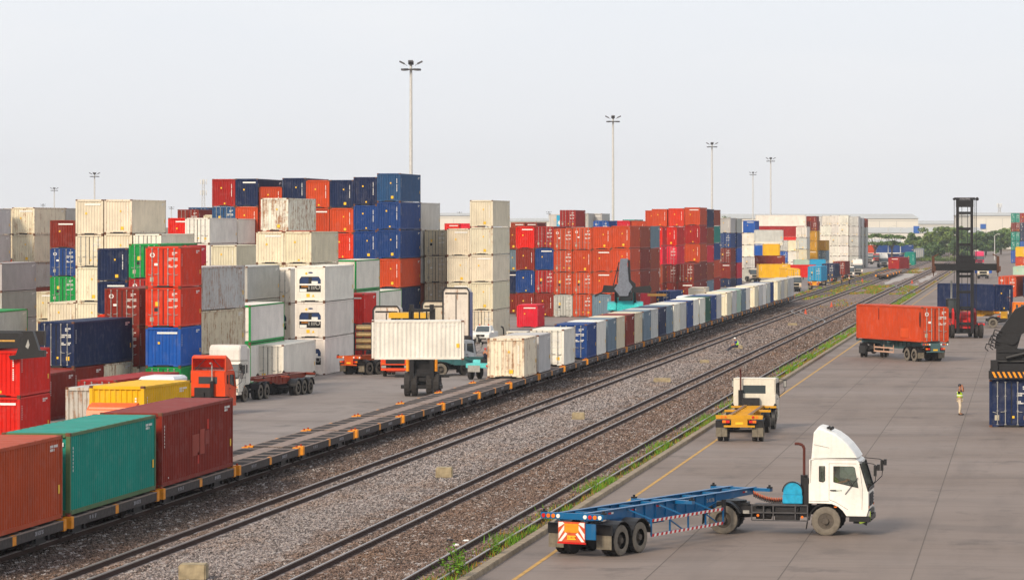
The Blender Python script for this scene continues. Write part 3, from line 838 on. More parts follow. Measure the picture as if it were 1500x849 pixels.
# -- grey-white stacks behind
B = 'pale block behind red doors'
Y = S(271, 15)[1]
xv, _ = column(271, Y, 'D white 319|D white 357', B, 1)
behind(B, xv, Y, 'D white 320|D white 358', 2)
column(309, S(309, 15.6)[1], 'F cream 359|F dull cream 400', B, 3)
xv2, _ = column(298, Y + 42, 'F cream 314.5', B, 4); column(334, Y + 42, 'F grey 314.5', B, 5)
B = 'red block behind cream block'
column(246, S(246, 14.2)[1], 'F red 319|F maroon 358', B, 1)
column(260, S(260, 13.0)[1], 'D maroon 306.6|F brown 342', B, 2)
column(276, S(276, 12.4)[1], 'D steel blue 303.6|F navy 339', B, 3)

# -- tall blue and orange block
B = 'the tallest blue block'
cols = [(310.5, 'F dark red 262|D steel blue 302.5|F orange 341'), (344.8, 'F navy 261.5|F orange 302.5|F orange 341'),
        (379, 'F orange 273.6|F orange 309|F orange 345', dict(dY=.4)), (413.5, 'F navy 260.5|F orange 301|F orange 341'),
        (448.2, 'F orange 263.7|F orange 304.8|F orange 343'), (483.2, 'F navy 263.4|F orange 304.6|F orange red 341.6|F orange 380'),
        (517.7, 'F navy 259.2|F blue 300.4|F blue 338.2|F dark red 379.6|F navy 420'), (552.2, 'F steel blue 253.7|F blue 295.5|F blue 336.3|F orange 378.8|F navy 421.3|F navy 462')]
Y = row(B, 552.2, 14.25, cols)
xb = at_row(552.2, Y)
behind(B, xb, Y, 'O pale grey 296.5|O grey 337|O grey 376', 9)
# -- white green-edged insulated pair
column(484, S(484, 15.7)[1], 'M white 380.5|R white 426', 'green edged stack right of cooling units', 0, extra='green frame', std=2.9)
column(521, S(521, 15.0)[1], 'M white 426|M white 470', 'low green framed stack', 0, extra='green frame', std=2.9, width=2.4)
column(494, S(494, 16.3)[1] , 'F red 430|F red 475', 'red stack between insulated ones', 0, L=20)
# -- dull doors, cream columns
column(622, S(622, 13.75)[1], 'D dull cream 336.5|D dull cream 375|D dull cream 414|D dull cream 453.5', 'the dull four high door stack', 0, width=2.32)  # doors a duller cream than the tower alongside
B = 'the five high cream tower'
row(B, 654.7, 13.95, [(654.7, 'F cream 334.5|F cream 374.5|F cream 413.8|F cream 453'), (688.2, 'F cream 293|F cream 332.5|F cream 373|F cream 413|D cream 454')], wear=.6)

# -- long orange block
B = 'the long orange block'
row(B, 895, 11.35, [(755.5, 'F red 331.5|F maroon 364|F blue 395.6|F maroon 429'), (784, 'D dark red 331.5|F blue 363.2|D dark red 395.6|F maroon 429'),
    (811, 'D orange 334.5|D orange 366.8|D orange 399|D grey 431.5'), (839.2, 'D orange 333|F orange 366|D orange 399|D orange 431'),
    (867.6, 'F orange 332|F orange 365|F orange 398|F blue grey 431'), (895.2, 'F orange 330.6|F orange 363.6|F orange 397|F maroon 430')], std=2.9)
Yo = S(895, 11.35)[1]; xo = at_row(895.2, Yo)
behind(B, xo, Yo, 'O brown 331|O maroon 364|O maroon 396|F crimson 429', 7)
behind(B, xo, Yo, 'O blue grey 331|O brown 364|O brown 396|O brown 429', 8, n=2)
behind(B, at_row(755.5, Yo), Yo - 5, 'O maroon 333', 9)
x1 = at_row(748, Yo + 2)
column(735, Yo + 14, 'O brown 332.5|O blue grey 366|O navy 398|O maroon 430', B, 10)
x, y = S(757, 12.6)
container(x + 1.22, y, GL, 'F', 'crimson', 2.62, 20, 0, 'small crimson container alone on the ground before the long orange block', None, .05)
# -- second orange block
B = 'the second orange block'
Yd = S(1002.5, 9.35)[1]
xd, _ = column(1002.5, Yd, 'F orange 303.6|F dark red 330|F orange 357|F maroon 384|D maroon 411', B, 5)
column(979, Yd + .5, 'F orange red 305|F orange 332', B, 4)
column(954.5, Yd + .8, 'F orange 306|F orange 332', B, 2); column(945.2, Yd + 3.4, 'F orange 308|F orange 333', B, 1)
Ye = S(967.6, 9.55)[1] - 1
column(967.6, S(967.6, 9.75)[1], 'F red 332.3|D crimson 360|D maroon 388|F maroon 414', B, 3, wear=.05)
column(946, S(946, 10.0)[1], 'F red 332|F crimson 360|F brown 388|F maroon 415', B, 6, wear=.05, L=20)
column(992, S(992, 9.9)[1], 'D maroon 386.5|F maroon 413', B, 7)
behind(B, xd, Yd, 'D navy 306|O brown 333|O crimson 359|O brown 385|O blue grey 411', 8)
behind(B, xd, Yd, 'O brown 307|O teal 331|O blue 356|O orange 381|O dark red 407', 9, n=2)
x, y = S(955.5, 10.6)
container(x + 1.22, y, GL, 'D', 'blue', 2.7, 40, R(-3), 'blue container with door end forward alone on the ground between the orange blocks', None, .05)
# -- on top of and behind the orange blocks
B = 'the stock beyond the orange block'
column(820, S(820, 9.5)[1], 'D dark red 307.5|F brown 333', B, 3)
st_x, _ = column(804.5, S(804.5, 8.6)[1], 'O pale grey 313.5|F brown 340', B, 2)
column(842, S(842, 8.2)[1], 'F grey 312.3|F brown 340', B, 4); column(862, S(862, 8.1)[1], 'F grey 312.6|F brown 340', B, 5)
column(869, S(869, 9.2)[1], 'D bright blue 323|F brown 350', B, 6); column(901.5, S(901.5, 8.8)[1], 'F crimson 323|F brown 350', B, 7)
column(923, S(923, 8.8)[1], 'F orange 323.5|F brown 350', B, 8); column(912, S(912, 8)[1], 'F teal 321.5|F brown 350', B, 9)
column(748, S(748, 8.5)[1], 'F brown 325.5|F brown 350', B, 1); column(766, S(766, 8.5)[1], 'F maroon 325.5|F brown 350', B, 10)
B = 'red pair behind cream tower'
column(651, S(651, 9)[1], 'F red 327|F brown 352', B, 1); column(672, S(672, 9)[1], 'F crimson 327|F brown 352', B, 2)
# -- navy and grey stack
B = 'the navy and grey block'
ya = S(1053, 7.7)[1]
xa, _ = column(1053, ya, 'F grey 319|D blue 341.2|D maroon 363.4|F maroon 385.4|F navy 408', B, 1, width=2.2, std=2.6)
behind(B, xa, ya, 'O grey 320|D blue 341|D bright blue 363|O crimson 385|D blue 408', 2)
column(1061, ya + 30, 'O grey 320|F gold 382|F maroon 402', B, 3)
# -- mixed far block
B = 'the mixed far block'
row(B, 1075, 7.0, [(1073, 'F white 323.5|F white 341|F white 358.5|F white 376|F grey 393'), (1088.5, 'F bright blue 323|F white 341|F white 358.5|D pale grey 376|F grey 393', dict(std=2.5))], std=2.5)
row(B + ' rear', 1106, 6.4, [(1138, 'D pale grey 352|D bright blue 368|F grey 385'), (1154, 'F cream 352|F white 368|F white 384'), (1166, 'D white 332|F pale grey 348|F dull cream 365|F dull cream 382')], std=2.5)
Yg = S(1182, 6.0)[1]
row('the gold block', 1182, 6.0, [(1182, 'D maroon 324|F gold 338|F gold 352.5|F gold 367|F gold 382'), (1196, 'F gold 352|D blue grey 367|D grey 382', dict(dY=6))], std=2.45)
column(1181, Yg + 14, 'F maroon 316.5|F grey 330', 'the gold stack rear', 0)
# broadside containers of that block: long side towards the camera
def broad(px, s, top, n_h, cn, label, L=40, T='D', rz=None, h=2.6, zb=None, group=None, flip=False, wear=None):
    x, y = S(px, s); z = CAMH - (top - HOR) / s - h if zb is None else zb
    a = R(-90 + 2) if rz is None else rz
    return container(x, y, z, T, cn, h, L, a, label, group, wear, detail=3)
Lb = 'long containers set broadside in the mixed far block'
broad(1107, 6.0, 315, 1, 'white', 'long white container broadside, very top of the mixed far block', group=Lb)
broad(1105, 6.0, 331, 1, 'dark red', 'long red container broadside under the long white one', group=Lb)
broad(1105, 6.05, 346.5, 1, 'red', 'lower red container broadside, right half showing', group=Lb, h=2.4)
broad(1105, 7.0, 336.5, 1, 'pale grey', 'short grey container broadside before the long red ones', L=20, group=Lb, h=2.5)
broad(1105, 7.0, 353, 1, 'white', 'white container broadside under the short grey one', L=20, group=Lb, h=.9)
broad(1105, 7.0, 357, 1, 'bright blue', 'bright blue box beside the yellow one in the mixed far block', L=12, group=Lb, h=2.45)
broad(1117.5, 7.1, 357, 1, 'yellow', 'yellow box right of the bright blue box in the mixed far block', L=12, group=Lb, h=2.45)
broad(1106, 7.2, 374, 1, 'maroon', 'maroon container broadside above the yellow box on the yard', L=20, group=Lb, h=2.4)
for i, (a, bb) in enumerate(((361, 'pale grey'), (377, 'white'))):
    broad(1106, 5.9, a, 1, bb, ('pale container broadside low behind the red ones', 'white container broadside at the foot behind the red ones')[i], group=Lb, h=2.6)
# -- far white block
B = 'the far white block'
wc = [(1191, 'F pale grey 317|D white 331|D white 345|D white 360|D white 375'), (1204.5, 'D white 316|D white 330.5|D white 345|D white 360|D white 375'),
      (1216.5, 'D white 315.5|D white 330.3|D white 345|D white 360|D white 375'), (1229.5, 'D white 315.3|D white 330.3|D white 345|D white 360|D white 375'),
      (1244, 'D pale grey 317|D pale grey 331.5|D pale grey 346|D grey 361|D grey 375')]
Yw = row(B, 1229.5, 5.45, wc, std=2.6)
behind(B, at_row(1246, Yw), Yw, 'D pale grey 319|D grey 333|D grey 347|D grey 361|D grey 375', 6)
behind(B, at_row(1249, Yw), Yw, 'D brown 320|D grey 333|D grey 347|D grey 361|D grey 375', 7, n=2)
# -- far right stacks
B = 'the far right green stack'
row(B, 1481, 5.1, [(1481, 'D teal 312|D maroon 326|D teal 339.5|D teal 353|D bright blue 366.5'), (1494, 'D dark red 312|D navy 326|D navy 339.5|D bright blue 353|D navy 366.5')], ground=0, std=2.6)
B = 'x'
x, y = S(1487, 5.6); container(x + 1.3, y, 2.62, 'F', 'yellow', 2.6, 40, R(-8), 'yellow container on a brown one at the right edge')
container(x + 1.3, y, .01, 'F', 'orange', 2.6, 40, R(-8), 'brown orange container under the yellow one at the right edge')
x, y = S(1483, 7.2); container(x + 1.3, y, 0.01, 'F', 'mint', 2.6, 40, R(-8), 'pale green container before the yellow one at the right edge')
x, y = S(1461, 10.6); container(x + 1.35, y, 1.1, 'D', 'orange', 2.9, 40, R(-8), 'orange container with door end forward behind the navy one at right')
x, y = S(1497, 10.6); container(x + 1.35, y, 1.1, 'F', 'navy', 2.9, 40, R(-8), 'navy container beside the orange one at the right edge')

# -- foreground left stacks
B = 'the bright red pair at the left edge'
column(-35, S(-35, 27)[1], 'F red 513|F red 581', B, 0, L=20, std=2.6, wear=.1)
x, y = S(55, 22.7)
xm, ym = x + 1.22, y
bx = container(xm, ym, GL + 2.75, 'D', 'navy', 2.95, 40, R(-3.5), 'large navy container with closed doors lying on a lower grey box, yellow striped corners', None, .05)
container(xm, ym, GL, 'F', 'maroon', 2.74, 20, R(-3.5), 'dark maroon container carrying the near half of the large navy one')
container(xm + 6.13 * math.sin(R(3.5)), ym + 6.13, GL, 'F', 'cream', 2.74, 20, R(-3.5), 'rusty cream container carrying the far half of the large navy one', None, 1.0)
x, y = S(72 - 57, 24.0)
container(x + 1.22, y, GL, 'F', 'maroon', 2.9, 20, 0, 'dark maroon container side right of the bright red pair')
x, y = S(113, 24.3)
container(x + 1.22, y, GL, 'D', 'dark red', 2.62, 40, R(-4.5), 'long dark red container behind the yellow one, white plate on its end')
x, y = S(130.7, 34.8)
container(x + 1.22 * .97, y, GL + 2.6, 'F', 'yellow', 2.6, 20, R(-5.5), 'yellow container on top of another beside the teal wagon load', None, .35)
container(x + 1.22 * .97, y, GL, 'F', 'yellow', 2.59, 20, R(-5.5), 'yellow container under the top yellow one')
x, y = S(101, 34.2)
x -= .9
container(x + .75, y + 3.5, GL + 2.3, 'F', 'grey', 2.55, 12, R(-5.5), 'weathered grey container left of the yellow one', None, .8, width=2.0)
container(x + .75, y + 3.5, GL, 'F', 'grey', 2.29, 12, R(-5.5), 'weathered container under the grey one left of the yellow', None, .8, width=2.0)
# container held up by the handler in the middle of the yard
xh, yh = S(544.5, 22.2)
container(xh, yh, CAMH - (526 - HOR) / 22.2, 'F', 'white', 2.59, 20, R(-90 + 8.3 + 2.1), 'off-white container held broadside in the air by the black handler', None, .25, detail=3)
# logo square on the pale container far back: white star on light blue
def star_plate(px, s, py):
    x, y = S(px, s)
    pts = []
    for i in range(14):
        r_ = .85 if i % 2 == 0 else .42; a = math.pi / 14 * 2 * i
        pts.append((r_ * math.sin(a), r_ * math.cos(a)))
    return x, y, pts
for o in [o for o in C.objects if o.get('label', '').startswith('pale grey container, plain end, top, second stack of the stock beyond')]:
    pl = MB(); pl.box(.05, 1.15, -.02, -.008, .25, 2.7); pl.build('marking', M_LBLUE, o)
    _, _, pts = star_plate(0, 1, 0)
    q = MB(); q.prism([(.6 + a * .55, 1.5 + b_ * .6) for a, b_ in pts], -.035, -.024); q.build('marking', M_WHITE, o)

def flush_stock():
    m = MB()
    for x, y, z, h, L, wd in STOCK:
        Lm = {40: 12.19, 20: 6.06}[L]; w = wd / 2; o = len(m.v)
        m.box(-w + .03, w - .03, .03, Lm - .03, z + .05, z + h - .02)
        for sx in (-1, 1):
            for y0, y1 in ((0, .15), (Lm - .15, Lm)): m.box(*sorted((sx * w, sx * (w - .15))), y0, y1, z, z + h)
            for z0, z1 in ((z + .02, z + .16), (z + h - .14, z + h - .01)): m.box(*sorted((sx * w, sx * (w - .06))), .16, Lm - .16, z0, z1)
        n = 10
        for i in range(n): m.box(-w + .18 + i * (2 * w - .36) / n, -w + .18 + (i + .5) * (2 * w - .36) / n, 0, .04, z + .2, z + h - .2)
        n = int(Lm / .55)
        for i in range(n):
            for sx in (-1, 1): m.box(*sorted((sx * (w - .035), sx * (w - .005))), .2 + i * (Lm - .4) / n, .2 + (i + .5) * (Lm - .4) / n, z + .2, z + h - .2)
        for i in range(o, len(m.v)): a = m.v[i]; m.v[i] = (a[0] + x, a[1] + y, a[2])
    o = m.build('container_stock', M_PAINT, None, col4((150, 70, 50), .4))
    o['kind'] = 'stuff'; o['label'] = 'mass of covered lower containers inside the stacks'; o['category'] = 'containers'
flush_stock()
# ------------------------------------------------------------------ container train
WX, PITCH, WY0, DECK = -34.0, 13.15, 118.6, 1.1
def make_wagon():
    t = thing('flat_wagon', '', 'rail wagon', (0, 0, 0), 0, 'flat wagons of the container train')
    L = 12.55; y0 = .3; hw = 1.3
    for sx in (-1, 1):
        m = MB(); m.m(0).box(*sorted((sx * hw, sx * (hw - .11))), y0 + .36, y0 + L - .36, DECK - .36, DECK - .06)
        m.m(1).box(*sorted((sx * (hw + .01), sx * (hw - .13))), y0 + .36, y0 + L - .36, DECK - .06, DECK - .035)
        m.build('side_sill', [M_WAG, M_WAGL], t)
        o = MB().box(*sorted((sx * (hw + .004), sx * (hw - .114))), y0 + L / 2 - .22, y0 + L / 2 + .22, DECK - .362, DECK - .03).build('tie_plate', M_ORG, t)
        for yy in (y0, y0 + L - .36):
            c = MB(); c.box(*sorted((sx * (hw + .02), sx * (hw - .28))), yy, yy + .34, DECK - .40, DECK + .01)
            bl = c.build('corner_block', M_ORG, t, bevel=.01)
            MB().cyl((sx * (hw - .12), yy + .17, DECK), (sx * (hw - .12), yy + .17, DECK + .09), .05, 8).build('twist_lock', M_RLK, bl)
    MB().box(-.36, .36, y0 + .1, y0 + L - .1, DECK - .12, DECK - .02).box(-.2, .2, y0, y0 + L, DECK - .42, DECK - .12).build('centre_sill', M_WAGL, t)
    for i in range(6):
        yy = y0 + .9 + (L - 1.8) * i / 5
        MB().box(-hw + .113, hw - .113, yy - .16, yy + .16, DECK - .19, DECK - .024).build('cross_member', M_WAGL, t)
    MB().box(-hw + .112, hw - .112, y0 + .42, y0 + L - .42, DECK - .16, DECK - .030).build('deck', plain('dark_deck_gaps', (44, 38, 36), 1.0), t)  # dark sheet painted in for the shaded openings between cross members
    for yy in (y0 + .1, y0 + L - .4):
        MB().box(-hw + .29, hw - .29, yy, yy + .3, DECK - .34, DECK - .03).build('end_beam', M_WAG, t)
    for yb in (y0 + 2.0, y0 + L - 2.0):
        b_ = MB(); b_.box(-.9, .9, yb - .15, yb + .15, .52, .68)
        for sx in (-1, 1):
            b_.prism([(yb - 1.15, .5), (yb - .9, .68), (yb + .9, .68), (yb + 1.15, .5), (yb + .6, .42), (yb - .6, .42)], *sorted((sx * .86, sx * .96)), axis='x')
            for q in (-.75, .75): b_.cbox(sx * .98, yb + q, .6, .12, .2, .22)
        bo = b_.build('bogie', M_BLACK, t)
        for q in (-.85, .85):
            for sx in (-1, 1):
                MB().cyl((sx * .50, yb + q, .64), (sx * .62, yb + q, .64), .38, 18).cyl((sx * .62, yb + q, .64), (sx * .84, yb + q, .64), .1, 8).build('wheel', M_WHEEL, bo)
    MB().bar((.75, y0 + 4.2, .72), (.75, y0 + L - 4.2, .72), .16, .22).bar((-.9, y0 + 5, .55), (-.9, y0 + 8, .55), .1).build('brake_gear', M_BLACK, t)
    MB().bar((0, y0 - .32, .86), (0, y0 + .02, .86), .2).bar((0, y0 + L, .86), (0, y0 + L + .3, .86), .2).build('coupler', M_BLACK, t)
    lt = text_mesh('201 6137 35', .2); lt.materials.clear(); lt.materials.append(M_PALE)
    o = link('lettering', lt, t); o.location = (hw + .004, y0 + 9.2, DECK - .2); o.rotation_euler = (R(90), 0, R(90))
    lt2 = text_mesh('H   10   37', .2); lt2.materials.clear(); lt2.materials.append(M_PALE)
    o = link('lettering', lt2, t); o.location = (hw + .004, y0 + 2.9, DECK - .2); o.rotation_euler = (R(90), 0, R(90))
    return t
M_WAG = plain('wagon_sill_black', (68, 60, 57), .8, 0, .4)
M_WAGL = plain('dusty_wagon_deck', (140, 122, 112), .85, 0, .3)
M_RLK = plain('red_twist_lock', (150, 60, 40), .7)
M_WHEEL = plain('wagon_wheel_steel', (60, 48, 44), .7, .3)
M_PALE = plain('faded_white_lettering', (168, 165, 168), .8, 0, .1)
wag0 = make_wagon()
LOADS = ['cream', 'pale grey', None, 'D white', None, 'D blue', 'white', 'blue grey', 'dull cream', 'maroon', 'dull cream', 'blue grey', 'pale grey', 'navy',
         'blue grey', 'white', 'pale grey', 'blue', 'white', 'white', 'dark green', 'blue', 'pale grey', None, 'cream', 'pale grey', 'mint', 'blue grey',
         'white', None, 'cream', 'pale grey', 'white', 'pale grey', 'blue', None, 'cream', 'pale grey', 'cream', 'grey', 'pale grey']
first = True
big = {-1: ('brown', 'rust brown container at the left edge, nearest load of the train'), 0: ('teal', 'teal container with sunlit roof on the second wagon of the train'),
       1: ('maroon', 'maroon container with faded square patches behind the teal one on the train')}
wn = 0
for k_ in range(-2, 29):
    wn += 1
    o = wag0 if first else copy_tree(wag0)
    first = False
    y = WY0 + k_ * PITCH
    o.location = (WX, y, 0)
    if k_ in (-2, -1, 0, 1): lb = ('flat wagon outside the left edge ahead of the brown container', 'flat wagon under the rust brown container', 'flat wagon under the teal container', 'flat wagon under the maroon container')[k_ + 2]
    elif k_ < 8: lb = f'empty skeletal flat wagon, {ordn(k_ - 1)} one beyond the maroon container'
    else: lb = f'loaded flat wagon, {ordn(k_ - 7)} one from the cream container at the near end'
    o['label'] = lb
for k_, (cn, lb) in big.items():
    y = WY0 + k_ * PITCH + .48
    t = container(WX, y, DECK + .02, 'F', cn, 2.87, 40, 0, lb, None, .42)
    if cn == 'brown':
        for o in t.children:
            if o.name.startswith(('side_wall', 'roof', 'frame')): o.color = col4((176, 72, 36), .4)
    if cn == 'maroon':
        for a_, b_, c_, d_, rgb in ((5.0, 6.2, .9, 1.75, (150, 56, 40)), (6.3, 7.1, .9, 1.9, (158, 60, 44)), (7.2, 7.9, 1.25, 1.8, (142, 50, 38)), (7.55, 7.85, 1.85, 2.25, (196, 44, 24)), (5.9, 6.15, .55, 1.0, (190, 44, 26)), (1.0, 1.1, .3, .36, (230, 226, 220))):
            MB().box(W_ / 2 - .012, W_ / 2 - .006, a_, b_, c_, d_).build('paint_patch', M_PAINT, t, col4(rgb, .2))
    if cn != 'brown':
        for o in t.children:
            if o.name.startswith('frame') and cn == 'teal': o.color = (.09, .16, .07, .6)
# first load: second half of wagon 8; the list holds one entry per half wagon from there on
gi = 0
for i, ld in enumerate(LOADS):
    slot = i + 1
    k_, half = 8 + slot // 2, slot % 2
    if ld is None: continue
    gi += 1; T = 'F'
    if ld.startswith('D '): T, ld = 'D', ld[2:]
    y = WY0 + k_ * PITCH + (.42 if half == 0 else 6.6)
    lab = f'{ld} container, {ordn(gi)} of the short ones on the train counted from the near end'
    container(WX, y, DECK + .02, T, ld, 2.59, 20, 0, lab, 'short containers on the train', .75 if gi == 1 else None)

# parked flat wagons and their load on the neighbouring track, far off
M_ = copy_tree(wag0); M_.location = (-29.2, 712, 0); M_['label'] = 'empty parked flat wagon at the far end of the container train'; M_['group'] = 'parked wagons far off'
for i in range(4):
    M_ = copy_tree(wag0); M_.location = (-29.2 + .12 * i, 712 + PITCH * (i + 1), 0); M_['label'] = f'far parked flat wagon, {ordn(i + 2)} in its line'; M_['group'] = 'parked wagons far off'
x, y = S(1301, 6.55)
container(x + 1.22, y, DECK + .02, 'F', 'dark red', 2.6, 40, R(-9), 'red container on the parked wagons far down the track', None, .05)
x, y = S(1325, 6.0)
container(x + 1.22, y, DECK + .02, 'O', 'teal', 3.2, 40, 0, 'teal box beyond the red container down the track')
def far_wagon(px, s, label, tank=False):
    x, y = S(px, s)
    t = thing('tank_wagon' if tank else 'covered_wagon', label, 'rail wagon', (x, y, 0), 0)
    if tank: MB().cyl((0, 0, 2.3), (0, 9, 2.3), 1.25, 18).build('tank', plain('tank_cream', (196, 186, 170), .5), t, smooth=False); MB().cyl((0, 3, 3.5), (0, 3, 3.9), .4, 10).build('dome', MATS['tank_cream'], t)
    else:
        MB().box(-1.4, 1.4, 0, 10, 1.1, 3.6).build('body', plain('wagon_grey', (128, 134, 142), .6), t)
        MB().prism([(-1.45, 3.6), (1.45, 3.6), (.9, 3.95), (-.9, 3.95)], -.1, 10.1).build('roof', MATS['wagon_grey'], t)
        for i in range(5): MB().box(-1.3 + i * .56, -1.0 + i * .56, -.04, 0, 1.2, 3.5).build('rib', M_GALV, t)
    MB().box(-1.3, 1.3, 0, 10, .75, 1.08).build('underframe', M_BLACK, t)
    for q in (1.2, 8.5):
        for sx in (-.6, .6): MB().cyl((sx - .06, q, .65), (sx + .06, q, .65), .38, 12).build('wheel', M_WHEEL, t)
far_wagon(1345.5, 4.9, 'grey covered wagon standing far down the track before the trees')
far_wagon(1362.5, 4.6, 'cream tank wagon standing far down the track before the trees', True)
# ------------------------------------------------------------------ vehicles
def wheel(parent, x, y, z, r=.52, w=.3, side=1, dual=False, clean=False):
    """one road wheel (outer wall towards side*y), origin at its hub"""
    n = 22; yo = side * w / 2
    t = MB(); ws = [(-1, 0)] if not dual else [(-1, 0), (1, -side * (w + .06))]
    for _, off in ws:
        rings = []
        for yy, rr in ((-w / 2, r * .78), (-w / 2 * .92, r * .93), (-w / 2 * .75, r), (w / 2 * .75, r), (w / 2 * .92, r * .93), (w / 2, r * .78), (w / 2 * .9, r * .56)):
            rings.append([(rr * math.cos(2 * math.pi * i / n), yy * side + off, rr * math.sin(2 * math.pi * i / n)) for i in range(n)])
        o = len(t.v); t.v += [p for q in rings for p in q]
        for k in range(len(rings) - 1):
            for i in range(n):
                t.f.append(tuple(o + v for v in (k * n + i, k * n + (i + 1) % n, (k + 1) * n + (i + 1) % n, (k + 1) * n + i))); t.mi.append(1 if (k >= 3 and off == 0 and not clean) else 0)
        t.f.append(tuple(o + i for i in range(n))); t.mi.append(0)
        for i in range(n):      # tread grooves
            a = 2 * math.pi * i / n; t.cur = 0
            t.cbox((r) * math.cos(a), off, (r) * math.sin(a), .03, w * .7, .03)
    ty = t.build('wheel', [M_RUB, M_TWALL], parent, loc=(x, y, z), smooth=False)
    d = MB(); dep = .10 if dual else -.02
    d.cyl((0, side * (w / 2 * .5 - dep), 0), (0, side * (w / 2 * .55 - dep), 0), r * .56, 18)
    d.cyl((0, side * (w / 2 * .5 - dep), 0), (0, side * (w / 2 + .04 - dep * .4), 0), r * .24, 12, r * .2)
    for i in range(8):
        a = i * math.pi / 4; d.cyl((r * .36 * math.cos(a), side * (w / 2 * .5 - dep), r * .36 * math.sin(a)), (r * .36 * math.cos(a), side * (w / 2 * .75 - dep), r * .36 * math.sin(a)), .025, 6)
    d.build('rim', M_RIM, ty)
    return ty
def arc(cx, cz, r, a0, a1, n=10): return [(cx + r * math.cos(R(a0 + (a1 - a0) * i / n)), cz + r * math.sin(R(a0 + (a1 - a0) * i / n))) for i in range(n + 1)]
def arch_fender(parent, x, y, z, r, w, mat, a0=10, a1=170, name='mudguard'):
    pl = arc(x, z, r, a0, a1) + arc(x, z, r - .035, a1, a0)
    return MB().prism(pl, y - w / 2, y + w / 2).build(name, mat, parent)

